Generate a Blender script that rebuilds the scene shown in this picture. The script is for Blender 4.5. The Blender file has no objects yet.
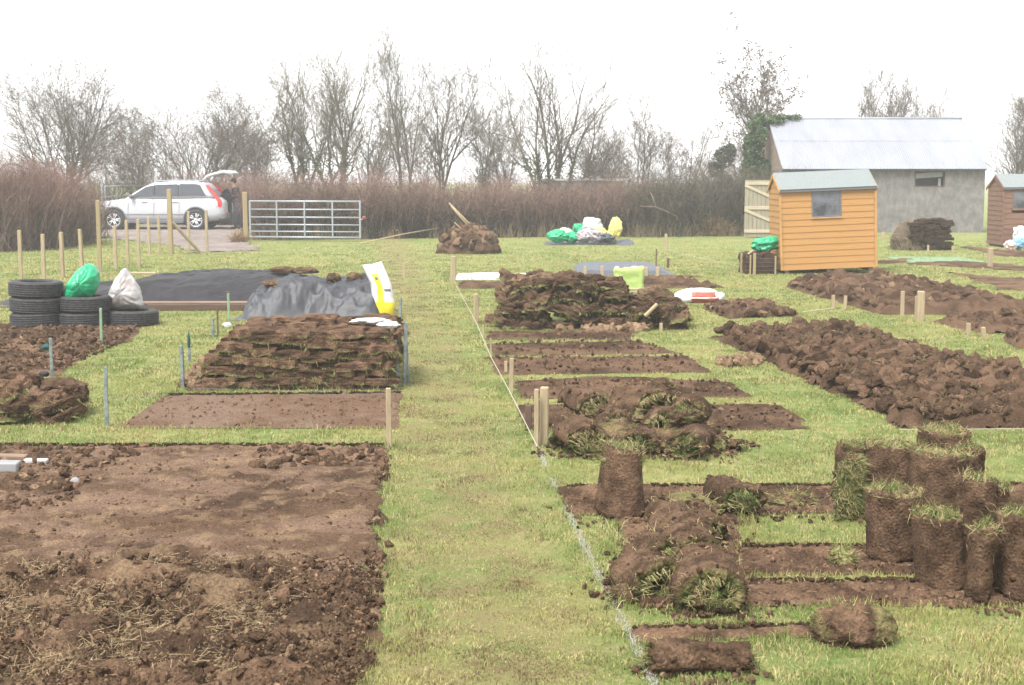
import bpy, bmesh, math, random
import numpy as np
from mathutils import Vector, Matrix, Euler, Quaternion
RD = math.radians
random.seed(11)
rng = np.random.default_rng(11)
S = bpy.context.scene
COL = S.collection

# ------------------------------------------------------------------ camera model
FPX, CAMH = 1400.0, 1.95
TH = math.atan(168.5 / FPX)
ST, CT = math.sin(TH), math.cos(TH)

def ray(px, py):
    u, v = (px - 512) / FPX, -(py - 342.5) / FPX
    return u, CT + v * ST, -ST + v * CT

def G(px, py, z=0.0):
    a, b, c = ray(px, py)
    t = (z - CAMH) / c
    return np.array((a * t, b * t))

def G3(px, py, z=0.0):
    g = G(px, py, z)
    return Vector((g[0], g[1], z))

def AT(px, py, Y):
    a, b, c = ray(px, py)
    t = Y / b
    return Vector((a * t, Y, CAMH + c * t))

# ------------------------------------------------------------------ numpy noise
def _hash(ix, iy, iz, seed):
    M = np.uint64(0xffffffff)
    h = (ix.astype(np.int64) * 374761393 + iy.astype(np.int64) * 668265263 + iz.astype(np.int64) * 1440662683 + seed * 974634777).astype(np.uint64) & M
    h = ((h ^ (h >> np.uint64(13))) * np.uint64(1274126177)) & M
    h = ((h ^ (h >> np.uint64(16))) * np.uint64(2246822519)) & M
    h = h ^ (h >> np.uint64(15))
    return h.astype(np.float64) / 4294967295.0

def vnoise(P, seed=0):
    P = np.asarray(P, float)
    if P.shape[1] == 2:
        P = np.column_stack((P, np.zeros(len(P))))
    i = np.floor(P).astype(np.int64); f = P - i
    f = f * f * (3 - 2 * f)
    r = 0
    for dx in (0, 1):
        wx = f[:, 0] if dx else 1 - f[:, 0]
        for dy in (0, 1):
            wy = f[:, 1] if dy else 1 - f[:, 1]
            for dz in (0, 1):
                wz = f[:, 2] if dz else 1 - f[:, 2]
                r = r + _hash(i[:, 0] + dx, i[:, 1] + dy, i[:, 2] + dz, seed) * wx * wy * wz
    return r

def fbm(P, sc=1.0, o=4, seed=0, gain=0.5):
    P = np.asarray(P, float) * sc
    r, a, t = 0, 1.0, 0
    for k in range(o):
        r = r + a * vnoise(P, seed + 17 * k); t += a
        a *= gain; P = P * 2.03 + 11.3
    return r / t

def smooth(a, b, x):
    t = np.clip((x - a) / (b - a), 0, 1)
    return t * t * (3 - 2 * t)

def mixc(a, b, t):
    a, b = np.asarray(a, float), np.asarray(b, float)
    return a + (b - a) * np.asarray(t)[..., None]

# ------------------------------------------------------------------ mesh builder
def rotm(rot):
    return np.array(Euler(rot).to_matrix())

class MB:
    def __init__(s):
        s.V, s.F, s.C, s.M, s.n = [], [], [], [], 0
    def add(s, V, F, col=(0.5, 0.5, 0.5), mi=0, rot=None, loc=None):
        V = np.asarray(V, float).reshape(-1, 3)
        if rot is not None: V = V @ rotm(rot).T
        if loc is not None: V = V + np.asarray(loc, float)
        if isinstance(F, np.ndarray): groups = [F]
        else:
            d = {}
            for f in F: d.setdefault(len(f), []).append(f)
            groups = [np.array(g) for g in d.values()]
        for g in groups:
            s.F.append(g + s.n); s.M.append(np.full(len(g), mi))
        c = np.asarray(col, float)
        if c.ndim == 1: c = np.tile(c, (len(V), 1))
        s.V.append(V); s.C.append(c); s.n += len(V)
        return s
    def build(s, name, mats, parent=None, loc=(0, 0, 0), rot=(0, 0, 0), smooth=False):
        V = np.concatenate(s.V); C = np.concatenate(s.C)
        me = bpy.data.meshes.new(name)
        me.vertices.add(len(V)); me.vertices.foreach_set('co', V.ravel())
        tot = [f.shape[1] for f in s.F for _ in range(1)]
        li = np.concatenate([f.ravel() for f in s.F]).astype(np.int32)
        lt = np.concatenate([np.full(len(f), f.shape[1]) for f in s.F])
        me.loops.add(len(li)); me.loops.foreach_set('vertex_index', li)
        me.polygons.add(len(lt))
        st = np.zeros(len(lt), np.int32); st[1:] = np.cumsum(lt)[:-1]
        me.polygons.foreach_set('loop_start', st)
        me.polygons.foreach_set('material_index', np.concatenate(s.M).astype(np.int32))
        me.polygons.foreach_set('use_smooth', np.full(len(lt), smooth))
        me.update(calc_edges=True); me.validate()
        a = me.attributes.new('col', 'FLOAT_COLOR', 'POINT')
        a.data.foreach_set('color', np.column_stack((C, np.ones(len(C)))).astype(np.float32).ravel())
        for m in (mats if isinstance(mats, (list, tuple)) else [mats]): me.materials.append(m)
        o = bpy.data.objects.new(name, me); COL.objects.link(o)
        if parent is not None: o.parent = parent
        o.location = loc; o.rotation_euler = rot
        return o
    # --- shapes
    def box(s, size, loc=(0, 0, 0), rot=(0, 0, 0), bev=0.0, col=(0.5, 0.5, 0.5), mi=0):
        bm = bmesh.new(); bmesh.ops.create_cube(bm, size=1)
        for v in bm.verts: v.co = Vector((v.co.x * size[0], v.co.y * size[1], v.co.z * size[2]))
        if bev > 0:
            bmesh.ops.bevel(bm, geom=bm.edges[:], offset=min(bev, min(size) * 0.45), segments=1, affect='EDGES', profile=0.5)
        bm.verts.index_update()
        V = np.array([v.co[:] for v in bm.verts]); F = [tuple(v.index for v in f.verts) for f in bm.faces]
        bm.free()
        return s.add(V, F, col, mi, rot, loc)
    def tube(s, pts, rad, n=8, col=(0.5, 0.5, 0.5), mi=0, closed=False):
        pts = np.asarray(pts, float); m = len(pts)
        rad = np.full(m, rad) if np.isscalar(rad) else np.asarray(rad, float)
        T = np.zeros_like(pts)
        if closed: T = np.roll(pts, -1, 0) - np.roll(pts, 1, 0)
        else:
            T[1:-1] = pts[2:] - pts[:-2]; T[0] = pts[1] - pts[0]; T[-1] = pts[-1] - pts[-2]
        T /= np.linalg.norm(T, axis=1)[:, None] + 1e-9
        up = np.array((0, 0, 1.0)) if abs(T[0][2]) < 0.9 else np.array((1.0, 0, 0))
        V = []
        for i in range(m):
            a = np.cross(T[i], up); a /= np.linalg.norm(a) + 1e-9
            b = np.cross(a, T[i]); up = b
            an = np.arange(n) * 2 * math.pi / n
            V.append(pts[i] + rad[i] * (np.cos(an)[:, None] * a + np.sin(an)[:, None] * b))
        V = np.concatenate(V); F = []
        for i in range(m if closed else m - 1):
            j = (i + 1) % m
            for k in range(n):
                l = (k + 1) % n
                F.append((i * n + k, i * n + l, j * n + l, j * n + k))
        if not closed:
            F.append(tuple(range(n - 1, -1, -1))); F.append(tuple((m - 1) * n + k for k in range(n)))
        return s.add(V, F, col, mi)
    def prisms(s, P0, P1, R0, R1, c0, c1, n=3, mi=0):
        P0, P1 = np.asarray(P0, float), np.asarray(P1, float); N = len(P0)
        R0, R1 = np.broadcast_to(np.asarray(R0, float), N), np.broadcast_to(np.asarray(R1, float), N)
        T = P1 - P0; T = T / (np.linalg.norm(T, axis=1)[:, None] + 1e-9)
        ref = np.where(np.abs(T[:, 2:3]) < 0.9, np.array([[0, 0, 1.0]]), np.array([[1.0, 0, 0]]))
        A = np.cross(T, ref); A /= np.linalg.norm(A, axis=1)[:, None] + 1e-9
        B = np.cross(A, T)
        an = np.arange(n) * 2 * math.pi / n
        D = np.cos(an)[None, :, None] * A[:, None, :] + np.sin(an)[None, :, None] * B[:, None, :]
        V = np.concatenate((P0[:, None, :] + R0[:, None, None] * D, P1[:, None, :] + R1[:, None, None] * D), axis=1).reshape(-1, 3)
        k = np.arange(n); l = (k + 1) % n
        q = np.stack((k, l, l + n, k + n), 1)
        Fq = (np.arange(N)[:, None, None] * 2 * n + q[None]).reshape(-1, 4)
        c0 = np.broadcast_to(np.asarray(c0, float), (N, 3)); c1 = np.broadcast_to(np.asarray(c1, float), (N, 3))
        C = np.concatenate((np.repeat(c0[:, None], n, 1), np.repeat(c1[:, None], n, 1)), 1).reshape(-1, 3)
        return s.add(V, Fq, C, mi)
    def blob(s, loc, rad, seed=0, amp=0.25, sc=2.0, sub=3, col=(0.5, 0.5, 0.5), col2=None, rot=(0, 0, 0), mi=0, octv=3, flat=None, ridged=False):
        V, F = ico(sub); V = V.copy()
        nz = fbm(V + seed * 3.7, sc, octv, seed)
        if ridged: nz = 1 - np.abs(2 * nz - 1) * 2
        V = V * (1 + amp * (2 * nz - 1))[:, None] * np.asarray(rad)
        if flat is not None: V[:, 2] = np.maximum(V[:, 2], flat)
        c = col
        if col2 is not None: c = mixc(col, col2, smooth(0.35, 0.65, fbm(V, 3.0 / max(rad), 3, seed + 5)))
        return s.add(V, F, c, mi, rot, loc)
    def leaves(s, P, size, cols, mi=0, tilt=1.0):
        P = np.asarray(P, float); N = len(P)
        sz = np.broadcast_to(np.asarray(size, float), N)
        A = rng.normal(size=(N, 3)); A[:, 2] *= tilt; A /= np.linalg.norm(A, axis=1)[:, None]
        B = np.cross(A, rng.normal(size=(N, 3))); B /= np.linalg.norm(B, axis=1)[:, None] + 1e-9
        V = np.stack((P - A * sz[:, None], P + B * sz[:, None] * .6, P + A * sz[:, None], P - B * sz[:, None] * .6), 1).reshape(-1, 3)
        F = np.arange(4 * N).reshape(-1, 4)
        return s.add(V, F, np.repeat(cols, 4, 0), mi)

_ico = {}
def ico(sub):
    if sub not in _ico:
        bm = bmesh.new(); bmesh.ops.create_icosphere(bm, subdivisions=sub, radius=1)
        bm.verts.index_update()
        _ico[sub] = (np.array([v.co[:] for v in bm.verts]), np.array([[v.index for v in f.verts] for f in bm.faces])); bm.free()
    return _ico[sub]

def tag(o, label=None, cat=None, group=None, kind=None):
    if label: o['label'] = label
    if cat: o['category'] = cat
    if group: o['group'] = group
    if kind: o['kind'] = kind
    return o

def empty(name, loc=(0, 0, 0), rz=0.0, rot=None):
    o = bpy.data.objects.new(name, None); COL.objects.link(o)
    o.location = loc; o.rotation_euler = rot if rot is not None else (0, 0, rz)
    o.empty_display_size = 0.1
    return o

def copy_tree(o, parent=None):
    kids = list(o.children)
    c = o.copy(); COL.objects.link(c)
    c.parent = parent
    for ch in kids: copy_tree(ch, c)
    return c

# ------------------------------------------------------------------ materials
def mat(name, col=None, rough=0.8, metal=0.0, nsc=0.0, namt=0.0, bump=0.0, bsc=None, attr=False, stretch=(1, 1, 1), spec=0.3, col2=None, trans=0.0, detail=5):
    m = bpy.data.materials.new(name); m.use_nodes = True
    nt = m.node_tree; N = nt.nodes; L = nt.links
    b = N['Principled BSDF']
    b.inputs['Roughness'].default_value = rough; b.inputs['Metallic'].default_value = metal
    b.inputs['Specular IOR Level'].default_value = spec
    tc = N.new('ShaderNodeTexCoord'); mp = N.new('ShaderNodeMapping'); mp.inputs['Scale'].default_value = stretch
    L.new(tc.outputs['Object'], mp.inputs['Vector'])
    if attr:
        at = N.new('ShaderNodeAttribute'); at.attribute_name = 'col'; src = at.outputs['Color']
    else:
        rg = N.new('ShaderNodeRGB'); rg.outputs[0].default_value = (*col, 1); src = rg.outputs[0]
    if nsc > 0:
        nz = N.new('ShaderNodeTexNoise'); nz.inputs['Scale'].default_value = nsc; nz.inputs['Detail'].default_value = detail; nz.inputs['Roughness'].default_value = 0.62
        L.new(mp.outputs[0], nz.inputs['Vector'])
        if col2 is not None:
            rp = N.new('ShaderNodeMapRange'); rp.inputs[1].default_value = 0.38; rp.inputs[2].default_value = 0.62
            L.new(nz.outputs['Fac'], rp.inputs[0])
            mx = N.new('ShaderNodeMix'); mx.data_type = 'RGBA'; L.new(rp.outputs[0], mx.inputs[0]); L.new(src, mx.inputs[6]); mx.inputs[7].default_value = (*col2, 1)
            src = mx.outputs[2]
        if namt > 0:
            rp = N.new('ShaderNodeMapRange'); rp.inputs[1].default_value = 0.25; rp.inputs[2].default_value = 0.75
            rp.inputs[3].default_value = 1 - namt; rp.inputs[4].default_value = 1 + namt
            L.new(nz.outputs['Fac'], rp.inputs[0])
            mx = N.new('ShaderNodeVectorMath'); mx.operation = 'SCALE'
            L.new(src, mx.inputs[0]); L.new(rp.outputs[0], mx.inputs['Scale']); src = mx.outputs[0]
    L.new(src, b.inputs['Base Color'])
    if bump > 0:
        n2 = N.new('ShaderNodeTexNoise'); n2.inputs['Scale'].default_value = bsc or nsc; n2.inputs['Detail'].default_value = 6
        L.new(mp.outputs[0], n2.inputs['Vector'])
        bp = N.new('ShaderNodeBump'); bp.inputs['Strength'].default_value = 1; bp.inputs['Distance'].default_value = bump
        L.new(n2.outputs['Fac'], bp.inputs['Height']); L.new(bp.outputs[0], b.inputs['Normal'])
    return m

M = {}
M['soil'] = mat('soil', attr=True, rough=1, nsc=70, namt=0.62, bump=0.018, bsc=75, spec=0.05, detail=8)
M['blade'] = mat('grass_blades', attr=True, rough=0.7, spec=0.15)
M['bark'] = mat('bark', attr=True, rough=0.95, nsc=6, namt=0.25, spec=0.1)
M['leaf'] = mat('leaf', attr=True, rough=0.6, spec=0.25)
M['pale_wood'] = mat('pale_wood', (0.265, 0.21, 0.130), 0.85, nsc=8, namt=0.25, bump=0.004, stretch=(4, 4, 0.6))
M['post_wood'] = mat('post_wood', (0.27, 0.20, 0.10), 0.9, nsc=7, namt=0.3, bump=0.004, stretch=(4, 4, 0.6), col2=(0.20, 0.17, 0.10))
M['grey_stake'] = mat('painted_stake', (0.10, 0.135, 0.14), 0.7, nsc=20, namt=0.3, col2=(0.17, 0.185, 0.17))
M['green_stake'] = mat('green_stake', (0.16, 0.24, 0.15), 0.7, nsc=20, namt=0.3)
M['teal'] = mat('teal_rag', (0.012, 0.050, 0.046), 0.8, nsc=12, namt=0.4)
M['brown_wood'] = mat('brown_wood', (0.085, 0.055, 0.040), 0.9, nsc=6, namt=0.3, stretch=(0.5, 4, 4))
M['board'] = mat('board', (0.16, 0.11, 0.078), 0.9, nsc=6, namt=0.3, stretch=(0.5, 5, 5))
M['rubber'] = mat('rubber', (0.020, 0.021, 0.024), 0.75, nsc=25, namt=0.35, bump=0.003, col2=(0.035, 0.034, 0.034))
M['black'] = mat('black_plastic', (0.012, 0.012, 0.013), 0.6)
M['glass'] = mat('dark_glass', (0.03, 0.035, 0.045), 0.08, spec=0.6)
M['sheet_black'] = mat('black_sheet', (0.012, 0.011, 0.0135), 0.6, nsc=3, namt=0.25, bump=0.002, bsc=12, spec=0.25)
M['sheet_grey'] = mat('grey_sheet', (0.040, 0.042, 0.050), 0.5, nsc=4, namt=0.35, bump=0.010, bsc=10, spec=0.32, col2=(0.022, 0.023, 0.027))
M['green_bag'] = mat('green_bag', (0.005, 0.27, 0.12), 0.35, nsc=5, namt=0.25, bump=0.015, bsc=10, spec=0.5)
M['white_bag'] = mat('white_bag', (0.42, 0.41, 0.42), 0.5, nsc=6, namt=0.25, bump=0.02, bsc=10, col2=(0.27, 0.24, 0.225))
M['white_plastic'] = mat('white_plastic', (0.50, 0.50, 0.50), 0.4, nsc=5, namt=0.08, bump=0.012, bsc=12)
M['yellow_plastic'] = mat('yellow_plastic', (0.62, 0.50, 0.03), 0.4, nsc=5, namt=0.12, bump=0.008, bsc=12)
M['lime_bag'] = mat('lime_bag', (0.27, 0.35, 0.11), 0.5, nsc=5, namt=0.15, bump=0.02, bsc=9)
M['pale_yellow'] = mat('pale_yellow_plastic', (0.52, 0.48, 0.14), 0.4, nsc=5, namt=0.2, bump=0.015, bsc=10)
M['grey_bag'] = mat('grey_bag', (0.30, 0.27, 0.29), 0.5, nsc=5, namt=0.25, bump=0.015, bsc=10)
M['pink_bag'] = mat('pinkish_bag', (0.52, 0.40, 0.36), 0.5, nsc=5, namt=0.2, bump=0.015, bsc=10)
M['blue_bag'] = mat('blue_bag', (0.15, 0.30, 0.45), 0.45, nsc=5, namt=0.2, bump=0.015, bsc=10)
M['red_print'] = mat('red_print', (0.27, 0.075, 0.05), 0.5, nsc=8, namt=0.25)
M['liner'] = mat('blue_grey_liner', (0.052, 0.060, 0.074), 0.5, nsc=4, namt=0.25, bump=0.01, bsc=15)
M['galv'] = mat('galvanised_steel', (0.26, 0.29, 0.31), 0.45, 0.35, nsc=8, namt=0.12)
M['car_paint'] = mat('silver_paint', (0.36, 0.365, 0.385), 0.4, 0.0, spec=0.3)
M['car_grey'] = mat('grey_trim', (0.10, 0.10, 0.11), 0.6)
M['alloy'] = mat('alloy', (0.55, 0.56, 0.58), 0.35, 0.5)
M['red_lamp'] = mat('red_lamp', (0.62, 0.03, 0.03), 0.2, spec=0.5)
M['shed_wood'] = mat('orange_shed_wood', (0.350, 0.196, 0.066), 0.75, nsc=6, namt=0.42, bump=0.003, stretch=(0.5, 0.5, 5), col2=(0.26, 0.130, 0.043))
M['shed_brown'] = mat('brown_shed_wood', (0.135, 0.074, 0.049), 0.8, nsc=6, namt=0.3, bump=0.003, stretch=(0.5, 0.5, 5))
M['shed_trim'] = mat('orange_trim', (0.34, 0.19, 0.065), 0.75, nsc=7, namt=0.2)
M['felt'] = mat('roof_felt', (0.145, 0.165, 0.165), 0.9, nsc=30, namt=0.15, bump=0.003)
M['render'] = mat('grey_render', (0.120, 0.113, 0.107), 0.95, nsc=4, namt=0.2, bump=0.02, bsc=18, stretch=(1.1, 1.1, .75), col2=(0.158, 0.150, 0.143), detail=9)
M['stone_brown'] = mat('brown_stone', (0.17, 0.13, 0.10), 0.95, nsc=5, namt=0.35, bump=0.03, bsc=9)
M['tin'] = mat('tin_roof', (0.205, 0.215, 0.240), 0.6, 0.0, spec=0.12, nsc=1.6, namt=0.13, stretch=(1, 0.3, 0.3))
M['tin_edge'] = mat('tin_edge', (0.10, 0.10, 0.11), 0.7)
M['cloth_navy'] = mat('navy_cloth', (0.008, 0.009, 0.017), 0.9, nsc=20, namt=0.3)
M['jeans'] = mat('jeans', (0.035, 0.045, 0.075), 0.9, nsc=20, namt=0.25)
M['skin'] = mat('skin', (0.52, 0.30, 0.22), 0.6)
M['hair'] = mat('dark_hair', (0.03, 0.02, 0.015), 0.8)
M['boot'] = mat('boot', (0.03, 0.022, 0.018), 0.8)
M['string'] = mat('string', (0.30, 0.28, 0.22), 0.8)
M['wire'] = mat('wire', (0.09, 0.09, 0.09), 0.5)
M['chalk'] = mat('chalk', (0.33, 0.33, 0.30), 0.9)
M['net_green'] = mat('green_net', (0.12, 0.20, 0.11), 0.8, nsc=30, namt=0.3)
M['stone'] = mat('grey_stone', (0.20, 0.20, 0.205), 0.8, nsc=10, namt=0.2)
M['gravel'] = mat('gravel_track', (0.22, 0.185, 0.165), 0.95, nsc=9, namt=0.3, bump=0.02, bsc=30, col2=(0.17, 0.145, 0.12))

SOIL_D, SOIL_L, SOIL_T = np.array((0.041, 0.0250, 0.0158)), np.array((0.098, 0.0605, 0.0385)), np.array((0.165, 0.112, 0.068))
GR_D, GR_L, GR_Y, GR_S, GR_B = (np.array(c) for c in ((0.064, 0.108, 0.022), (0.146, 0.192, 0.050), (0.236, 0.232, 0.078), (0.375, 0.312, 0.150), (0.150, 0.096, 0.054)))

# ------------------------------------------------------------------ world, light, camera, haze
SUN_EL, SUN_AZ = 58, 215      # azimuth the light comes from, clockwise from +Y
w = bpy.data.worlds.new('World'); S.world = w; w.use_nodes = True
nt = w.node_tree; bg = nt.nodes['Background']
sky = nt.nodes.new('ShaderNodeTexSky'); sky.sky_type = 'NISHITA'; sky.sun_disc = False
sky.sun_elevation = RD(SUN_EL); sky.sun_rotation = RD(SUN_AZ); sky.dust_density = 1.0; sky.air_density = 1.0
hs = nt.nodes.new('ShaderNodeHueSaturation'); hs.inputs['Saturation'].default_value = 0.06
nt.links.new(sky.outputs[0], hs.inputs['Color']); ov = nt.nodes.new('ShaderNodeMix'); ov.data_type = 'RGBA'; ov.inputs[0].default_value = 0.72; ov.inputs[7].default_value = (1.9, 1.9, 1.93, 1)   # even cloud cover
nt.links.new(hs.outputs[0], ov.inputs[6]); nt.links.new(ov.outputs[2], bg.inputs[0])
bg.inputs[1].default_value = 0.15
sl = bpy.data.lights.new('sun', 'SUN'); sl.energy = 1.5; sl.angle = RD(28); sl.color = (1, 0.97, 0.92)
so = bpy.data.objects.new('sun', sl); COL.objects.link(so)
az = RD(SUN_AZ); d = Vector((math.sin(az) * math.cos(RD(SUN_EL)), math.cos(az) * math.cos(RD(SUN_EL)), math.sin(RD(SUN_EL))))
so.rotation_euler = d.to_track_quat('Z', 'Y').to_euler(); so.location = d * 30
cd = bpy.data.cameras.new('camera'); cam = bpy.data.objects.new('camera', cd); COL.objects.link(cam)
cam.location = (0, 0, CAMH); cam.rotation_euler = (math.pi / 2 - TH, 0, 0)
cd.sensor_width = 36; cd.lens = 36 * FPX / 1024; cd.clip_end = 2000; cd.clip_start = 0.05
cd.dof.use_dof = True; cd.dof.focus_distance = 9.0; cd.dof.aperture_fstop = 9.0
S.camera = cam
S.view_settings.view_transform = 'Standard'; S.view_settings.look = 'None'; S.view_settings.gamma = 1
S.view_settings.exposure = 2.42
cy = S.cycles
cy.use_denoising = True; cy.max_bounces = 5; cy.diffuse_bounces = 3; cy.glossy_bounces = 2; cy.transmission_bounces = 2; cy.volume_bounces = 1
cy.use_adaptive_sampling = True; cy.adaptive_threshold = 0.02
HAZE = 0.0018
if HAZE:
    mb = MB(); mb.box((310, 320, 15), (0, 148, 6.5))
    hz = mb.build('haze', bpy.data.materials.new('haze_air')); hz['kind'] = 'stuff'
    m = hz.data.materials[0]; m.use_nodes = True; m.node_tree.nodes.clear()
    ou = m.node_tree.nodes.new('ShaderNodeOutputMaterial'); pv = m.node_tree.nodes.new('ShaderNodeVolumePrincipled')
    pv.inputs['Density'].default_value = HAZE; pv.inputs['Color'].default_value = (0.93, 0.93, 0.95, 1); pv.inputs['Anisotropy'].default_value = 0.2
    m.node_tree.links.new(pv.outputs[0], ou.inputs['Volume'])
# ------------------------------------------------------------------ ground with worn path
PA, PB = G(441, 420), G(505, 665)      # along the worn centre of the path
pdir = (PA - PB) / np.linalg.norm(PA - PB)
def lawn_mat():
    m = bpy.data.materials.new('lawn'); m.use_nodes = True
    nt = m.node_tree; N = nt.nodes; L = nt.links; b = N['Principled BSDF']
    b.inputs['Roughness'].default_value = 0.95; b.inputs['Specular IOR Level'].default_value = 0.1
    tc = N.new('ShaderNodeTexCoord')
    def noise(sc, det=5, rough=0.6, st=None):
        n = N.new('ShaderNodeTexNoise'); n.inputs['Scale'].default_value = sc; n.inputs['Detail'].default_value = det; n.inputs['Roughness'].default_value = rough
        L.new(tc.outputs['Object'], n.inputs['Vector']); return n.outputs['Fac']
    def rng_(x, a, b_, c=0, d=1):
        r = N.new('ShaderNodeMapRange'); r.inputs[1].default_value = a; r.inputs[2].default_value = b_; r.inputs[3].default_value = c; r.inputs[4].default_value = d
        L.new(x, r.inputs[0]); return r.outputs[0]
    def mix(f, a, c):
        x = N.new('ShaderNodeMix'); x.data_type = 'RGBA'; L.new(f, x.inputs[0])
        for i, v in ((6, a), (7, c)):
            if hasattr(v, 'is_linked'): L.new(v, x.inputs[i])
            else: x.inputs[i].default_value = (*v, 1)
        return x.outputs[2]
    def math_(op, a, b_):
        x = N.new('ShaderNodeMath'); x.operation = op
        for i, v in ((0, a), (1, b_)):
            if isinstance(v, (int, float)): x.inputs[i].default_value = v
            else: L.new(v, x.inputs[i])
        return x.outputs[0]
    c = mix(rng_(noise(1.3, 6), 0.4, 0.62), (0.120, 0.164, 0.046), (0.190, 0.194, 0.069))
    c = mix(rng_(noise(9, 6, 0.7), 0.48, 0.72), c, (0.27, 0.23, 0.115))
    c = mix(rng_(noise(0.45, 5, 0.65), 0.52, 0.7), c, (0.098, 0.148, 0.039))
    # worn strip along the walked line
    sp = N.new('ShaderNodeSeparateXYZ'); L.new(tc.outputs['Object'], sp.inputs[0])
    nx, ny = pdir[1], -pdir[0]
    dist = math_('ABSOLUTE', math_('SUBTRACT', math_('ADD', math_('MULTIPLY', sp.outputs[0], float(nx)), math_('MULTIPLY', sp.outputs[1], float(ny))), float(PA @ np.array((nx, ny)))), 0)
    dist = math_('ADD', dist, math_('MULTIPLY', math_('SUBTRACT', noise(1.1, 4), 0.5), 0.7))
    worn = math_('MULTIPLY', rng_(dist, 0.62, 0.2), rng_(noise(3.5, 6, 0.7), 0.35, 0.6))
    c = mix(math_('MULTIPLY', worn, 0.75), c, (0.172, 0.135, 0.066))
    v = rng_(noise(60, 3, 0.8), 0.3, 0.7, 0.72, 1.25)
    s = N.new('ShaderNodeVectorMath'); s.operation = 'SCALE'; L.new(c, s.inputs[0]); L.new(v, s.inputs['Scale'])
    L.new(s.outputs[0], b.inputs['Base Color'])
    bp = N.new('ShaderNodeBump'); bp.inputs['Distance'].default_value = 0.03; L.new(noise(30, 6, 0.7), bp.inputs['Height']); L.new(bp.outputs[0], b.inputs['Normal'])
    return m
mb = MB(); mb.add([(-150, -8, 0), (150, -8, 0), (150, 300, 0), (-150, 300, 0)], [(0, 1, 2, 3)])
mb.build('ground', lawn_mat())['kind'] = 'structure'

# ------------------------------------------------------------------ soil beds
def sdist(poly, X):
    """signed distance to a polygon, positive inside"""
    d = np.full(len(X), 1e9); ins = np.zeros(len(X), bool)
    n = len(poly)
    for i in range(n):
        a, b = poly[i], poly[(i + 1) % n]
        e = b - a; t = np.clip(((X - a) @ e) / (e @ e + 1e-12), 0, 1)
        d = np.minimum(d, np.linalg.norm(X - a - t[:, None] * e, axis=1))
        c = (a[1] > X[:, 1]) != (b[1] > X[:, 1])
        ins ^= c & (X[:, 0] < (b[0] - a[0]) * (X[:, 1] - a[1]) / (b[1] - a[1] + 1e-12) + a[0])
    return np.where(ins, d, -d)

BEDS = []      # (poly, edge wobble, seed): the blades keep off these
def edge_sd(poly, X, wob, seed):
    return sdist(poly, X) + wob * (2 * fbm(X, 4.0, 3, seed) - 1)

def bed(name, px, base=0.02, amp=0.03, fsc=9.0, seed=1, res=0.025, c1=SOIL_D, c2=SOIL_L, csc=2.5, clods=0, cr=(0.03, 0.07), wob=0.06, edge=0.1, material=None, cm=None, keep=True, furrow=0.0):
    poly = np.array([G(*p) for p in px])
    lo, hi = poly.min(0) - 0.1, poly.max(0) + 0.1
    xs = np.arange(lo[0], hi[0], res); ys = np.arange(lo[1], hi[1], res)
    nx, ny = len(xs), len(ys)
    X = np.stack(np.meshgrid(xs, ys), -1).reshape(-1, 2)
    X = X + rng.uniform(-.3, .3, X.shape) * res
    sd = edge_sd(poly, X, wob, seed)
    nz = fbm(X, fsc, 4, seed + 2, 0.6)
    rd = 1 - np.abs(2 * fbm(X, fsc * 0.8, 3, seed + 9) - 1) * 2
    h = base + amp * (1.6 * (nz - 0.5) + 0.7 * (rd - 0.3))
    if furrow: h += furrow * np.sin((X @ np.array((pdir[0], pdir[1]))) * 2 * math.pi / 0.13 + 3 * fbm(X, 1.5, 2, seed))
    if clods:
        hg = h.reshape(ny, nx)
        for _ in range(clods):
            r = rng.uniform(*cr) * (1 if rng.random() < .8 else 1.5)
            cx, cy_ = rng.uniform(lo[0], hi[0]), rng.uniform(lo[1], hi[1])
            a = rng.uniform(0, math.pi); e = rng.uniform(0.5, 1.0); ct, st = math.cos(a), math.sin(a)
            i0, i1 = max(0, int((cx - r - lo[0]) / res)), min(nx, int((cx + r - lo[0]) / res) + 2)
            j0, j1 = max(0, int((cy_ - r - lo[1]) / res)), min(ny, int((cy_ + r - lo[1]) / res) + 2)
            if i1 <= i0 or j1 <= j0: continue
            gx, gy = np.meshgrid(xs[i0:i1] - cx, ys[j0:j1] - cy_)
            u, v = (ct * gx + st * gy) / r, (-st * gx + ct * gy) / (r * e)
            q = np.clip(1 - u * u - v * v, 0, 1)
            tilt = rng.uniform(-.5, .5) * u + rng.uniform(-.5, .5) * v
            add = r * (0.75 * np.sqrt(q) * (1 + tilt))
            hg[j0:j1, i0:i1] = np.maximum(hg[j0:j1, i0:i1], base * 0.8 + add * (q > 0))
        h = hg.ravel()
    h = np.maximum(h, 0.0)
    z = 0.005 + h * smooth(0.0, edge, sd)
    ok = sd > -0.01
    F = (np.arange(ny - 1)[:, None] * nx + np.arange(nx - 1)[None]).ravel()
    F = np.stack((F, F + 1, F + nx + 1, F + nx), 1)
    F = F[ok[F].all(1)]
    used = np.zeros(nx * ny, bool); used[F.ravel()] = True
    idx = np.cumsum(used) - 1
    if cm is None:
        col = mixc(c1, c2, smooth(0.3, 0.7, fbm(X, csc, 5, seed + 4, 0.6)))
    else: col = cm(X)
    mb = MB(); mb.add(np.column_stack((X, z))[used], idx[F], col[used])
    o = mb.build(name, material or M['soil'], smooth=True); o['kind'] = 'structure'
    if keep: BEDS.append((poly, wob, seed))
    return o

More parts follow.
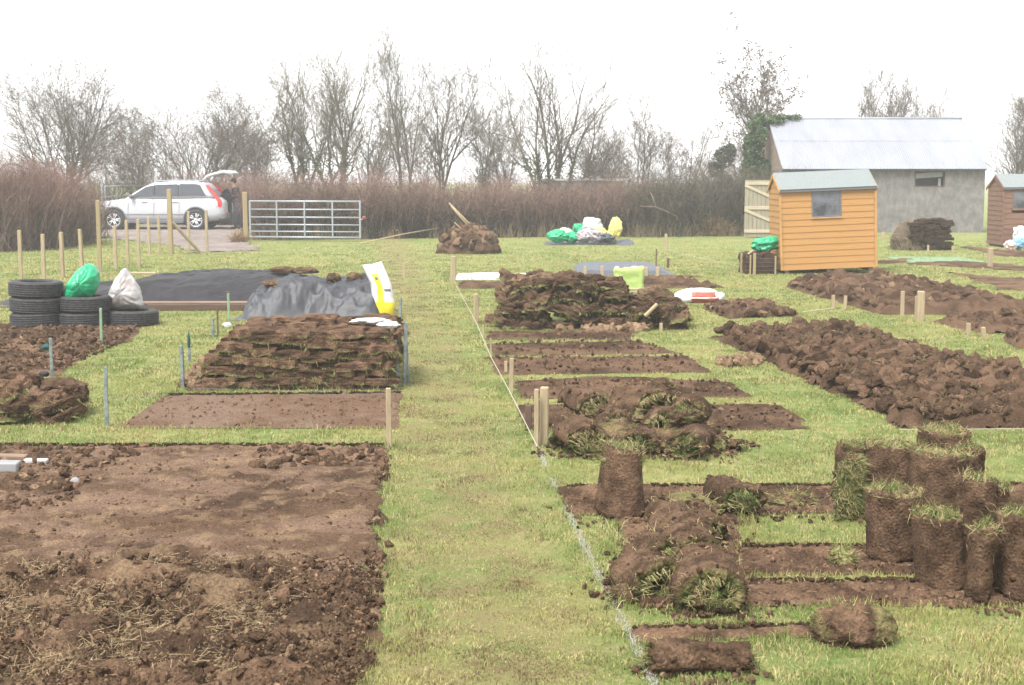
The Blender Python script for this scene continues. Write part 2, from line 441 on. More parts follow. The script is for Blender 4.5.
def bcol(X):     # trodden plot: damp dark patches, drier pink-grey ones, tan crumbs
    a = mixc(SOIL_L * 0.78, np.array((0.125, 0.081, 0.057)), smooth(0.4, 0.62, fbm(X * np.array((0.8, 1.6)), 1.3, 5, 71, 0.6)))
    a = mixc(a, SOIL_D * 1.15, smooth(0.5, 0.68, fbm(X, 2.1, 5, 75, 0.6)))
    return mixc(a, SOIL_T, 0.6 * smooth(0.52, 0.70, fbm(X, 9, 4, 79)))
bed('bare_soil', [(-70, 447), (384, 447), (380, 500), (373, 585), (-90, 585)], 0.006, 0.022, 8, 3, 0.016, cm=bcol, clods=420, cr=(0.012, 0.03), edge=0.05, wob=0.085)
def dcol(X):
    a = mixc(SOIL_D, SOIL_L * 0.95, smooth(0.35, 0.65, fbm(X, 2.2, 5, 81, 0.6)))
    return mixc(a, SOIL_T * 0.9, 0.7 * smooth(0.50, 0.70, fbm(X, 7, 5, 83)))
bed('dug_soil', [(-90, 560), (60, 572), (120, 558), (200, 556), (290, 566), (330, 580), (372, 572), (362, 700), (-100, 720)], 0.05, 0.10, 4.5, 5, 0.011, cm=dcol, clods=350, cr=(0.015, 0.05), edge=0.2, wob=0.12)
bed('bare_soil', [(166, 396), (401, 394), (398, 429), (118, 429)], 0.004, 0.012, 8, 7, 0.018, c1=SOIL_L, c2=np.array((0.130, 0.087, 0.063)), clods=120, cr=(.01, .03), edge=.04, wob=.03)
bed('dug_soil', [(-40, 325), (146, 325), (132, 342), (95, 347), (60, 376), (-40, 378)], 0.01, 0.045, 6, 9, 0.022, c1=SOIL_D, c2=SOIL_L * 1.25, clods=300, cr=(.02, .05), edge=.2)
for k, px in enumerate(([(484, 331), (640, 331), (632, 340), (489, 340)], [(487, 344), (640, 341), (680, 354), (491, 356)], [(489, 358), (688, 356), (712, 373), (499, 375)],
           [(515, 381), (600, 376), (730, 382), (750, 398), (519, 399)], [(519, 405), (780, 405), (815, 430), (528, 431)])):
    bed('dug_soil', px, 0.008, 0.030, 8, 21 + k, 0.02, c1=SOIL_D, c2=SOIL_L * 1.05, clods=160, cr=(.015, .035), wob=.08, edge=.2)
bed('dug_soil', [(712, 338), (832, 328), (1080, 394), (1080, 429), (905, 429), (886, 418)], 0.03, 0.06, 4.5, 31, 0.025, c1=SOIL_D, c2=SOIL_L * 0.95, clods=900, cr=(.04, .11), edge=.1, wob=.12)
bed('dug_soil', [(783, 287), (800, 280), (890, 277), (1040, 307), (1010, 315), (880, 315)], 0.07, 0.09, 3.5, 33, 0.035, c1=SOIL_D, c2=SOIL_L, clods=500, cr=(.05, .14), edge=.2)
bed('dug_soil', [(933, 322), (1080, 315), (1080, 333), (975, 334)], 0.05, 0.07, 4, 35, 0.03, clods=200, cr=(.04, .1))
bed('dug_soil', [(1000, 337), (1080, 334), (1080, 350), (1012, 349)], 0.04, 0.06, 4, 37, 0.03, clods=100, cr=(.04, .1))
bed('dug_soil', [(698, 308), (758, 303), (806, 315), (730, 319)], 0.04, 0.06, 4, 39, 0.03, clods=150, cr=(.04, .09))
bed('dug_soil', [(636, 281), (690, 281), (726, 288), (640, 289)], 0.03, 0.05, 4, 41, 0.035, clods=60, cr=(.04, .09))
bed('dug_soil', [(458, 283), (560, 282), (560, 289), (461, 289)], 0.03, 0.05, 4, 43, 0.035, clods=60, cr=(.04, .09))
for k, px in enumerate(([(900, 264), (960, 261), (1080, 271), (1080, 275), (960, 267)], [(950, 273), (1080, 284), (1080, 292), (1000, 290)], [(955, 246), (1080, 256), (1080, 261), (1000, 256)], [(862, 262), (912, 258), (912, 262), (864, 265)], [(600, 276), (695, 276), (720, 278), (600, 279)])):
    bed('bare_soil', px, 0.01, 0.03, 4, 51 + k, 0.05, c1=SOIL_D * 1.3, c2=SOIL_L * 1.3, wob=.25)
for k, px in enumerate(([(560, 489), (1080, 486), (1080, 513), (575, 516)], [(735, 548), (1080, 548), (1080, 575), (742, 575)], [(640, 583), (960, 583), (1080, 586), (1080, 606), (640, 607)],
                        [(612, 500), (735, 497), (745, 590), (690, 608), (632, 585)], [(632, 633), (820, 628), (830, 637), (640, 642)])):
    bed('bare_soil', px, 0.010, 0.022, 11, 61 + k, 0.011, c1=SOIL_D * 1.05, c2=SOIL_L * 1.2, csc=6, clods=260, cr=(.008, .022), edge=.03, wob=.05, furrow=0.010 if k < 3 else 0)
bed('gravel_track', [(60, 225), (248, 225), (242, 238), (262, 251), (192, 253), (170, 245), (100, 238), (50, 232)], 0.01, 0.03, 2, 67, 0.08, c1=(0.12, 0.098, 0.086), c2=(0.175, 0.148, 0.132), wob=.3, material=mat('track_gravel', attr=True, rough=.95, nsc=14, namt=.25, bump=.02, bsc=30))

# ------------------------------------------------------------------ grass
LINE = [G(538, 448), G(556, 490), G(598, 575), G(632, 640), G(660, 700)]
EDGEL = [G(385, 447), G(379, 520), G(372, 600), G(363, 700)]
def linedist(X, pts):
    d = np.full(len(X), 1e9)
    for a, b in zip(pts[:-1], pts[1:]):
        e = b - a; t = np.clip(((X - a) @ e) / (e @ e), 0, 1)
        d = np.minimum(d, np.linalg.norm(X - a - t[:, None] * e, axis=1))
    return d

def blades(mb, P, L, W, col, lean=0.6, up=None, mi=0):
    """bent two-part grass blades at P"""
    N = len(P); L = np.broadcast_to(L, N); W = np.broadcast_to(W, N)
    a = rng.uniform(0, 2 * math.pi, N); dh = np.stack((np.cos(a), np.sin(a), 0 * a), 1)
    le = np.abs(rng.normal(0, lean, N))
    up = np.array((0, 0, 1.0)) if up is None else up
    d1 = up + dh * (le * 0.6)[:, None]; d1 /= np.linalg.norm(d1, axis=1)[:, None]
    d2 = up * 0.55 + dh * (le * 1.6)[:, None]; d2 /= np.linalg.norm(d2, axis=1)[:, None] + 1e-9
    sa = rng.uniform(0, 2 * math.pi, N); sd_ = np.stack((np.cos(sa), np.sin(sa), 0 * sa), 1) * (W / 2)[:, None]
    m_ = P + d1 * (L * 0.55)[:, None]; t_ = m_ + d2 * (L * 0.45)[:, None]
    V = np.stack((P - sd_, P + sd_, m_ + sd_ * .8, m_ - sd_ * .8, t_), 1).reshape(-1, 3)
    b = np.arange(N)[:, None] * 5
    C = np.repeat(col, 5, 0)
    mb.add(V, b + np.array((0, 1, 2, 3)), C, mi)
    # tip triangles share the verts just added
    mb.F.append(b + np.array((3, 2, 4)) + (mb.n - len(V))); mb.M.append(np.full(N, mi))

def lawn_col(X, lush=0.0):
    n1 = fbm(X, 1.1, 4, 91); n2 = fbm(X, 4.5, 3, 93)
    nx = np.array((pdir[1], -pdir[0])); pd = np.abs((X - PA) @ nx) + 0.35 * (fbm(X, 1.2, 3, 95) - .5)
    worn = smooth(0.55, 0.2, pd)
    r = rng.random(len(X))
    c = mixc(GR_D, GR_L, rng.random(len(X)))
    c = mixc(c, GR_Y, np.clip(smooth(0.40, 0.68, n1) * 0.7 + 0.3 * rng.random(len(X)) + 0.12 * worn, 0, 1))
    straw = 0.10 + 0.42 * smooth(0.47, 0.66, n2) + 0.05 * worn - lush
    c = np.where((r < straw)[:, None], mixc(GR_S * 0.8, GR_S * 1.1, rng.random(len(X))), c)
    br = 0.02 + (0.22 + worn) * 0.60 * smooth(0.46, 0.60, fbm(X, 3.4, 4, 97)) + 0.18 * smooth(.55, .72, fbm(X, 2.2, 3, 98)) + 0.13 * worn
    c = np.where((rng.random(len(X)) < br)[:, None], GR_B * rng.uniform(.5, 1.2, (len(X), 1)), c)
    return c, worn

def scatter_lawn():
    N = 1320000
    u = rng.random(N); y0, y1, p = 5.0, 46.0, 0.45
    Y = (y0 ** p + u * (y1 ** p - y0 ** p)) ** (1 / p)
    X = rng.uniform(-0.46, 0.46, N) * Y
    P = np.stack((X, Y), 1)
    ok = np.ones(N, bool)
    for poly, wob, seed in BEDS:
        lo, hi = poly.min(0) - .1, poly.max(0) + .1
        i = np.where(ok & (P > lo).all(1) & (P < hi).all(1))[0]
        if len(i):
            sd = edge_sd(poly, P[i], wob, seed) + 0.015 * (rng.random(len(i)) - 0.5)
            ok[i] &= sd < 0.012
    ok &= rng.random(N) < smooth(47, 22, Y)
    ok &= rng.random(N) > 0.75 * smooth(0.48, 0.68, fbm(P, 5.0, 4, 99))
    P = P[ok]; N = len(P)
    c, worn = lawn_col(P)
    tall = smooth(0.35, 0.75, fbm(P, 2.5, 3, 101))
    L = (0.015 + 0.021 * tall * rng.random(N) + 0.009 * rng.random(N)) * (1 - 0.4 * worn)
    tuft = fbm(P, 7, 2, 103) > 0.74
    L = np.where(tuft, L * 1.8, L)
    # rank grass at plot edges
    ed = np.full(N, 9.0)
    for poly, wob, seed in BEDS[:1] + BEDS[1:2] + BEDS[2:3] + BEDS[21:]:
        lo, hi = poly.min(0) - .3, poly.max(0) + .3
        i = np.where((P > lo).all(1) & (P < hi).all(1))[0]
        if len(i): ed[i] = np.minimum(ed[i], -edge_sd(poly, P[i], wob, seed))
    e = (ed < 0.10) & (rng.random(N) < 0.5)
    L = np.where(e, L * rng.uniform(1.2, 2.0, N), L)
    W = np.maximum(0.0032, P[:, 1] * 0.00042) * rng.uniform(.7, 1.3, N)
    ld = linedist(P, LINE) + 0.02 * (fbm(P, 14, 2, 105) - .5)
    wh = (ld < 0.024) & (rng.random(N) < 0.4 * smooth(0.34, 0.62, fbm(P, 3, 3, 107)))
    le = linedist(P, EDGEL); wh |= (le < 0.06) & (rng.random(N) < 0.04)
    c = np.where(wh[:, None], np.array((0.40, 0.39, 0.35)) * rng.uniform(.6, 1.1, (N, 1)), c)
    mb = MB(); blades(mb, np.column_stack((P, np.full(N, -0.002))), L, W, c, 0.75)
    o = mb.build('grass', M['blade']); o['kind'] = 'stuff'
scatter_lawn()
def chalk():
    P = []
    for a, b in zip(LINE[:-1], LINE[1:]):
        n = int(np.linalg.norm(b - a) * 2200); t = rng.random(n)
        P.append(a + (b - a) * t[:, None] + rng.normal(0, .011, (n, 2)))
    P = np.concatenate(P); P = P[rng.random(len(P)) < smooth(0.25, 0.6, fbm(P, 3, 3, 107)) * .8]
    mb = MB(); mb.leaves(np.column_stack((P, rng.uniform(0.006, 0.022, len(P)))), rng.uniform(.001, .0028, len(P)), np.tile((.33, .33, .30), (len(P), 1)), tilt=.3)
    mb.build('chalk_line', M['chalk'])['kind'] = 'structure'
chalk()
# ------------------------------------------------------------------ loose clods and straw on the beds (uncountable)
CLODT = []
for k in range(8):
    V, F = ico(2); V = V.copy()
    V = V * (1 + 0.95 * (2 * fbm(V + k * 5.1, 2.0, 4, k, .65) - 1))[:, None]
    V[:, 2] *= 0.55
    CLODT.append((V, F))
CLODT1 = []
for k in range(8):
    V, F = ico(1); V = V.copy()
    V = V * (1 + 1.0 * (2 * fbm(V + k * 5.1, 1.9, 3, k, .65) - 1))[:, None]; V[:, 2] *= 0.6
    CLODT1.append((V, F))
J = lambda s: rng.normal(0, s)
def rand_rots(N, tilt=None):
    q = rng.normal(size=(N, 4))
    if tilt is not None: q[:, 0] = 1; q[:, 1:3] *= tilt; q[:, 3] *= 1.2
    q /= np.linalg.norm(q, axis=1)[:, None]; w_, x, y, z = q.T
    return np.stack((1 - 2 * (y * y + z * z), 2 * (x * y - z * w_), 2 * (x * z + y * w_), 2 * (x * y + z * w_), 1 - 2 * (x * x + z * z), 2 * (y * z - x * w_), 2 * (x * z - y * w_), 2 * (y * z + x * w_), 1 - 2 * (x * x + y * y)), 1).reshape(N, 3, 3)
def scatter(mb, temps, P, sc, cols, tilt=None):
    P = np.asarray(P); k = rng.integers(0, len(temps), len(P)); sc = np.asarray(sc)
    if sc.ndim == 1: sc = np.repeat(sc[:, None], 3, 1)
    for t in range(len(temps)):
        i = np.where(k == t)[0]
        if not len(i): continue
        V, F = temps[t]; Rm = rand_rots(len(i), tilt)
        W = np.einsum('nij,nvj->nvi', Rm, V[None] * sc[i][:, None, :]) + P[i][:, None, :]
        b = (np.arange(len(i)) * len(V))[:, None, None]
        mb.add(W.reshape(-1, 3), (F[None] + b).reshape(-1, F.shape[1]), np.repeat(cols[i], len(V), 0))
def in_px(px, N, inset=0.0):
    poly = np.array([G(*p) for p in px]); lo, hi = poly.min(0), poly.max(0)
    X = rng.uniform(lo, hi, (int(N * 2.5) + 10, 2)); X = X[sdist(poly, X) > inset][:N]
    return X
def soilcol(N, lo=0.7, hi=1.5, tan=0.1):
    c = mixc(SOIL_D, SOIL_L, rng.random(N)) * rng.uniform(lo, hi, (N, 1))
    return np.where((rng.random(N) < tan)[:, None], SOIL_T * rng.uniform(.7, 1.2, (N, 1)), c)

A1P = [(-70, 449), (382, 449), (372, 580), (-90, 580)]
A2P = [(-90, 575), (372, 575), (363, 700), (-100, 720)]
mb = MB()
for px, N, r0, r1, zb, tan in ((A1P, 3800, .003, .016, .010, .25), (A2P, 22000, .003, .011, .06, .25), (A2P, 800, .012, .032, .06, .10), ([(-70, 449), (150, 449), (60, 510), (-70, 520)], 800, .006, .04, .01, .15), ([(260, 449), (382, 449), (382, 470), (250, 470)], 160, .01, .05, .01, .05),
                         ([(565, 490), (1080, 487), (1080, 512), (575, 515)], 900, .004, .022, .012, .15), ([(740, 549), (1080, 549), (1080, 574), (745, 574)], 800, .004, .02, .012, .15), ([(645, 584), (1080, 586), (1080, 605), (640, 606)], 900, .004, .02, .012, .15), ([(612, 500), (735, 497), (745, 590), (690, 607), (632, 585)], 900, .005, .03, .012, .1),
                         ([(166, 397), (400, 395), (398, 429), (120, 428)], 500, .006, .022, .008, .2)):
    X = in_px(px, N); n = len(X); s_ = r0 * (r1 / r0) ** (rng.random(n) ** 1.6)
    if N > 5000: keep = rng.random(n) < 0.35 + 0.65 * smooth(.4, .6, fbm(X, 3, 3, 7)); X, s_ = X[keep], s_[keep]; n = len(X)
    z = zb + s_ * .3 + (rng.uniform(-.04, .05, n) if zb > .05 else 0)
    scatter(mb, CLODT1 if r1 < .03 else CLODT, np.column_stack((X, z)), s_, (soilcol(n, tan=tan * .6) * 1.1 if zb > .05 or r1 > .03 else SOIL_L * rng.uniform(.75, 1.55, (n, 1))))
X = np.stack((np.interp(rng.random(900), (0, 1), (0, 1)), rng.random(900)), 1); yy = 447 + 250 * X[:, 0]; xx = np.interp(yy, (447, 500, 585, 700), (384, 380, 373, 363)) + rng.normal(0, 5, 900)
P = np.array([G(a, b) for a, b in zip(xx, yy)]); P = P[fbm(P, 3.5, 3, 17) > .53]; m_ = len(P); scatter(mb, CLODT1, np.column_stack((P, rng.uniform(.005, .03, m_))), .004 + .03 * rng.random(m_) ** 2.5, soilcol(m_))
mb.build('soil_clods', M['soil'])['kind'] = 'stuff'
mb = MB()
for px, N, r0, r1, zb in (([(487, 344), (640, 341), (680, 354), (491, 356)], 260, .010, .03, .015), ([(489, 358), (688, 356), (712, 373), (499, 375)], 380, .010, .03, .015), ([(515, 381), (730, 382), (750, 398), (519, 399)], 330, .010, .03, .015),
                      ([(519, 405), (780, 405), (815, 430), (528, 431)], 420, .010, .03, .015), ([(484, 331), (640, 331), (632, 340), (489, 340)], 160, .010, .03, .012),
                      ([(-40, 326), (142, 326), (130, 342), (60, 374), (-40, 376)], 2200, .010, .045, .02), ([(698, 309), (758, 304), (800, 317), (730, 320)], 250, .02, .09, .05), ([(785, 287), (890, 278), (1030, 307), (880, 314)], 900, .03, .13, .08),
                      ([(935, 322), (1060, 316), (1060, 332), (975, 333)], 300, .03, .11, .06), ([(1002, 337), (1060, 334), (1060, 349), (1012, 348)], 120, .03, .1, .06)):
    X = in_px(px, N, 0.05); n = len(X); s_ = r0 * (r1 / r0) ** (rng.random(n) ** 1.5)
    scatter(mb, CLODT1, np.column_stack((X, zb + rng.uniform(-.02, .03, n))), s_, soilcol(n, .7, 1.4, .06))
mb.build('dug_clods', M['soil'])['kind'] = 'stuff'

# ------------------------------------------------------------------ a cut turf: soil-topped slab, grass below
def subdiv_box(size, cuts):
    bm = bmesh.new(); bmesh.ops.create_cube(bm, size=1)
    bmesh.ops.subdivide_edges(bm, edges=bm.edges[:], cuts=cuts, use_grid_fill=True)
    bm.verts.index_update()
    V = np.array([v.co[:] for v in bm.verts]) * np.asarray(size); F = np.array([[v.index for v in f.verts] for f in bm.faces]); bm.free()
    return V, F
def slab_geo(seed, L=.36, W=.30, T=.065, bend=0.006, rough=.019, blades_n=70, dark=1.0, green=0.75):
    V, F = subdiv_box((L, W, T), 11)
    t = V[:, 2] / T + .5
    N1 = np.stack([fbm(V + seed * 7.1 + k * 31, 9, 3, seed + k) for k in range(3)], 1) * 2 - 1
    N2 = np.stack([fbm(V + seed * 3.3 + k * 17, 3.5, 2, seed + k + 9) for k in range(3)], 1) * 2 - 1
    V = V * (1 + 0.0) + N1 * rough * np.array((1.2, 1.2, .8)) + N2 * rough * np.array((1.6, 1.6, .6))
    V = V + (np.stack([fbm(V + seed * 1.7 + k * 13, 26, 3, seed + k + 4, .6) for k in range(3)], 1) * 2 - 1) * rough * .7
    V[:, 2] += bend * (1 - (V[:, 0] / (L / 2)) ** 2) * (1 if seed % 2 else -1) - .01 * (V[:, 1] / W) ** 2
    c = mixc(SOIL_D * 1.2, SOIL_L * 1.15, smooth(.3, .7, fbm(V + seed, 12, 3, seed))) * dark
    g = smooth(0.45, 0.05, t) * smooth(.35, .62, fbm(V + seed, 14, 2, seed + 3)) * green
    c = mixc(c, mixc(GR_D * .8, GR_S * .6, fbm(V, 20, 2, seed)), g)
    mb = MB(); mb.add(V, F, c)
    n = blades_n
    a = rng.uniform(0, 4, n).astype(int); u = rng.uniform(-.5, .5, n)
    P = np.stack((np.where(a < 2, u * L, np.where(a == 2, .5, -.5) * L), np.where(a >= 2, u * W, np.where(a == 0, .5, -.5) * W), rng.uniform(-.5, -.1, n) * T), 1)
    out = P * np.array((1, 1, 0)); out /= np.linalg.norm(out, axis=1)[:, None] + 1e-9
    E = P + out * rng.uniform(.01, .04, (n, 1)) + np.array((0, 0, 1)) * rng.uniform(-.05, .03, (n, 1)) + rng.normal(0, .012, (n, 3))
    cc = mixc(GR_D, GR_S * .8, rng.random(n) ** 1.3)
    mb.prisms(P, E, .003, .001, cc, cc)
    return mb
SLABS = []
for k in range(8):
    o = slab_geo(k + 1, dark=(.75, 1.0, 1.25, .9, 1.4, 1.1, .65, 1.2)[k], green=(.5, .9)[k % 2]).build('cut_turf', M['soil']); SLABS.append(o)
for k in range(5):
    o = slab_geo(k + 31, .34, .3, .09, .03, .045, 90, (.7, 1.1, .85, 1.3, .6)[k], .95).build('cut_turf', M['soil']); SLABS.append(o)
for k in range(4):
    o = slab_geo(k + 51, .34, .3, .07, .02, .02, 16, .42, .25).build('cut_turf', M['soil']); SLABS.append(o)
SLAB_USED = set()
def put_slab(k, loc, rot, sc=(1, 1, 1), label=None, group=None, cat='turf'):
    p = SLABS[k]
    if k in SLAB_USED: o = p.copy(); COL.objects.link(o)
    else: o = p; SLAB_USED.add(k)
    o.location = loc; o.rotation_euler = rot; o.scale = sc
    return tag(o, label, cat, group)

# wide stack of turfs behind the bare plot
f0 = G(196, 391); f1 = G(400, 390)
n = 6; st_w = (f1[0] - f0[0] - .10) / n
for row in range(4):
    for lay in range(9):
        if row and lay < 6 and True:
            cols_ = (0, n - 1)
        else: cols_ = range(n)
        if row == 3 and lay < 7: continue
        for c in cols_:
            sh = lay * 0.012
            x = f0[0] + st_w * (c + .5 + (0.12 if lay % 2 else -.12)) + J(.03)
            x = f0[0] + (x - f0[0] - 1.75) * (1 - .022 * lay) + 1.75
            y = f0[1] + .17 + row * .31 + sh + J(.025)
            put_slab(int(rng.integers(0, 8)), (x, y, .037 + lay * .058 + J(.006)), (J(.06), J(.055) , J(.12)), (rng.uniform(.75, 1.0), rng.uniform(.85, 1.1), rng.uniform(.8, 1.15)),
                     'brown cut turf laid soil side up in the wide stack behind the bare plot', 'turfs of the wide layered stack')
for px, py, k in ((300, 322, 1), (322, 319, 2), (345, 321, 3)):
    q = AT(px, py, f0[1] + .8); put_slab(k, (q.x, q.y, .56 + J(.01)), (J(.15), J(.15), J(.5)), (.8, .8, .9), 'loose broken turf lying on top of the wide layered stack', 'loose turfs on the wide stack')

# mossy heap of turfs across the path
f0 = G(494, 330); f1 = G(688, 331); n = 7; st_w = (f1[0] - f0[0]) / n
for row in range(3):
    for lay in range(7):
        top = lambda c: 7 if c < 2 else (6.3 if c < 4 else (5 if c < 5 else 3.6))
        for c in range(n):
            if lay >= top(c) + J(.2): continue
            if row and lay < top(c) - 2 and c not in (0, n - 1): continue
            if row == 2 and c > 4 and lay > 2: continue
            x = f0[0] + st_w * (c + .5) + J(.05) + .02 * lay * (1 if c < 3 else -1)
            y = f0[1] + .17 + row * .3 + lay * .02 + J(.04)
            put_slab(8 + int(rng.integers(0, 5)), (x, y, .05 + lay * .085 + J(.015)), (J(.16), J(.18), J(.35)), (rng.uniform(.85, 1.15), rng.uniform(.9, 1.1), rng.uniform(.8, 1.3)),
                     'shaggy green and brown turf in the rough heap right of the path', 'turfs of the shaggy heap')
# small heap cut off by the left edge
f0 = G(-80, 424); f1 = G(68, 425); n = 4; st_w = (f1[0] - f0[0]) / n
for row in range(2):
    for lay in range(4):
        for c in range(n):
            if lay == 3 and c == n - 1: continue
            x = f0[0] + st_w * (c + .4) + J(.03) - .02 * lay; y = f0[1] + .15 + row * .3 + J(.03)
            put_slab(8 + int(rng.integers(0, 5)), (x, y, .045 + lay * .075 + J(.008)), (J(.1), J(.09), J(.2)), (1.0, 1, rng.uniform(.8, 1.1)),
                     'grassy turf in the low pile at the left edge of the picture', 'turfs of the low pile on the left')
# dark stack in front of the barn
f0 = G(910, 250.5); f1 = G(957, 251.5); n = 3; st_w = (f1[0] - f0[0]) / n
for row in range(3):
    for lay in range(10):
        for c in range(n):
            if lay == 9 and c == 0: continue
            if 0 < row < 2 and 0 < c < n - 1 and lay < 8: continue
            x = f0[0] + st_w * (c + .5) + J(.03); y = f0[1] + .17 + row * .32 + J(.03)
            put_slab(13 + int(rng.integers(0, 4)), (x, y, .045 + lay * .077), (J(.06), J(.07), J(.15)), (1.1, 1.05, 1.05), 'dark turf in the tidy stack against the grey barn wall', 'dark turfs of the stack by the barn')

# ------------------------------------------------------------------ rolled turfs
def roll_geo(seed, R=.17, turns=2.0, t=.035, gap=.012, w=.34, squash=1.0, a0=0.0, open_=0.0, rough=.016, flare=0.0, dry=0.4, nb=260, tail=0.0, flatb=False, gout=False, tear=.035, lump=.22):
    """a strip wound soil outward; the axis is local X. Returns (soil MB, grass MB)"""
    nth = int(48 * turns) + 6; nw = 19
    th = np.linspace(0, 2 * math.pi * turns, nth)
    r = R - (t + gap) * th / (2 * math.pi)
    r = np.maximum(r, t * 1.3) + open_ * R * np.clip(1 - th / 1.8, 0, 1) ** 2
    cy_, cz = np.cos(th + a0), np.sin(th + a0) * squash
    u = np.linspace(-.5, .5, nw)
    def ringpts(rr): return np.stack((np.broadcast_to(u[None] * w, (nth, nw)), (rr * cy_)[:, None] + 0 * u[None], (rr * cz)[:, None] + 0 * u[None]), -1)
    out, inn = ringpts(r), ringpts(r - t)
    if tail:      # a loose end lying flat
        pass
    sec = np.concatenate((out, inn[:, ::-1]), 1)          # nth x 2nw x 3
    m = 2 * nw
    V = sec.reshape(-1, 3)
    isin = np.tile(np.r_[np.zeros(nw), np.ones(nw)], nth); edge = np.tile(np.r_[np.abs(u), np.abs(u[::-1])] > .45, nth)
    Nz = np.stack([fbm(V + seed * 5.3 + 19 * k, 11, 3, seed + k) for k in range(3)], 1) * 2 - 1
    Nl = np.stack([fbm(V + seed * 2.3 + 23 * k, 3.0, 2, seed + k + 5) for k in range(3)], 1) * 2 - 1
    Nf = np.stack([fbm(V + seed * 1.3 + 29 * k, 38, 3, seed + k + 7, .6) for k in range(3)], 1) * 2 - 1
    V = V + Nz * rough + Nl * rough * 1.5 + Nf * .009
    uu = np.tile(np.r_[u, u[::-1]], nth); tt = np.repeat(th, m)
    tn = fbm(np.stack((tt * 2.2, np.sign(uu) * 3 + seed, 0 * tt), 1), 1, 4, seed, .65) - .5
    V[:, 0] += np.sign(uu) * smooth(.2, .5, np.abs(uu)) * tn * tear * 2.4 + edge * rng.normal(0, .005, len(V))
    V[:, 1:] *= (1 + lump * (fbm(np.stack((tt * 1.1, uu * 2.5, 0 * tt + seed), 1), 1, 3, seed + 44) - .5))[:, None]
    if gout: isin = 1 - isin
    if flatb: V = V + Nl * rough * 1.6; V[:, 2] = np.where(V[:, 2] < 0, V[:, 2] * .62, V[:, 2])
    if flare: V[:, 1:] *= (1 + flare * (V[:, 0] / w + .5))[:, None]
    F = []
    for i in range(nth - 1):
        for k in range(m):
            l = (k + 1) % m; F.append((i * m + k, (i + 1) * m + k, (i + 1) * m + l, i * m + l))
    F.append(tuple(range(m))); F.append(tuple((nth - 1) * m + k for k in range(m - 1, -1, -1)))
    nz = fbm(V + seed, 14, 4, seed + 8, .65)
    c = mixc(SOIL_D * .95, SOIL_L * 1.1, smooth(.28, .72, nz))
    gi = isin * smooth(.3, .55, fbm(V + seed, 10, 2, seed + 6))
    c = mixc(c, mixc(GR_D * .7, GR_S * .7, smooth(.3, .7, fbm(V, 18, 2, seed + 2))), gi)
    a = MB(); a.add(V, F, c)
    nc = 70 if lump > .1 else 8; q = rng.integers(0, nth, nc); kk = rng.integers(0, m, nc); scatter(a, CLODT1, V.reshape(nth, m, 3)[q, kk], .005 + .022 * rng.random(nc) ** 2, soilcol(nc, .6, 1.2, 0))
    NB = nb; nb = int(nb * 1.7)
    # grass rooted on the inner face, thickest at the two ends
    g = MB(); VV = V.reshape(nth, m, 3)
    i = rng.integers(0, nth, nb); side = rng.random(nb) < .5
    k = np.where(rng.random(nb) < .75, np.where(side, nw, m - 1), rng.integers(nw, m, nb))
    P = VV[i, k] + rng.normal(0, .006, (nb, 3))
    inward = -np.stack((0 * cy_, cy_, cz), 1)[i]
    ax = np.sign(P[:, 0])[:, None] * np.array((1, 0, 0))
    if gout:
        k = rng.integers(0, nw, nb); P = VV[i, k] + rng.normal(0, .004, (nb, 3)); inward = -inward; ax = ax * 0
    rim = (rng.random(nb) < .07) & (not gout); k2 = np.where(side, nw - 1, 0); P = np.where(rim[:, None], VV[i, k2] + rng.normal(0, .004, (nb, 3)), P); inward = np.where(rim[:, None], -inward * .5, inward)
    E1 = P + inward * rng.uniform(.008, .035, (nb, 1)) + ax * rng.uniform(.0, .025, (nb, 1)) + rng.normal(0, .009, (nb, 3))
    E2 = E1 + inward * rng.uniform(.0, .02, (nb, 1)) + ax * rng.uniform(.0, .022, (nb, 1)) + rng.normal(0, .013, (nb, 3))
    cc = mixc(GR_D * .5, GR_L * .7, rng.random(nb)); s_ = rng.random(nb) < dry
    cc = np.where((s_ | rim)[:, None], GR_S * rng.uniform(.5, 1.0, (nb, 1)), cc)
    fi = rng.integers(0, nth, nb // 2); fk = rng.integers(0, nw, nb // 2); FP = VV[fi, fk]; fo = np.stack((0 * cy_, cy_, cz), 1)[fi]; FE = FP + fo * .002 + rng.normal(0, .009, (nb // 2, 3)); fc = mixc(GR_S * .35, GR_B * .6, rng.random(nb // 2)); g.prisms(FP, FE, .0011, .0006, fc, fc)
    g.prisms(P, E1, .0014, .0012, cc, cc); g.prisms(E1, E2, .0012, .0005, cc, cc * 1.1)
    return a, g, V
SPILL = []
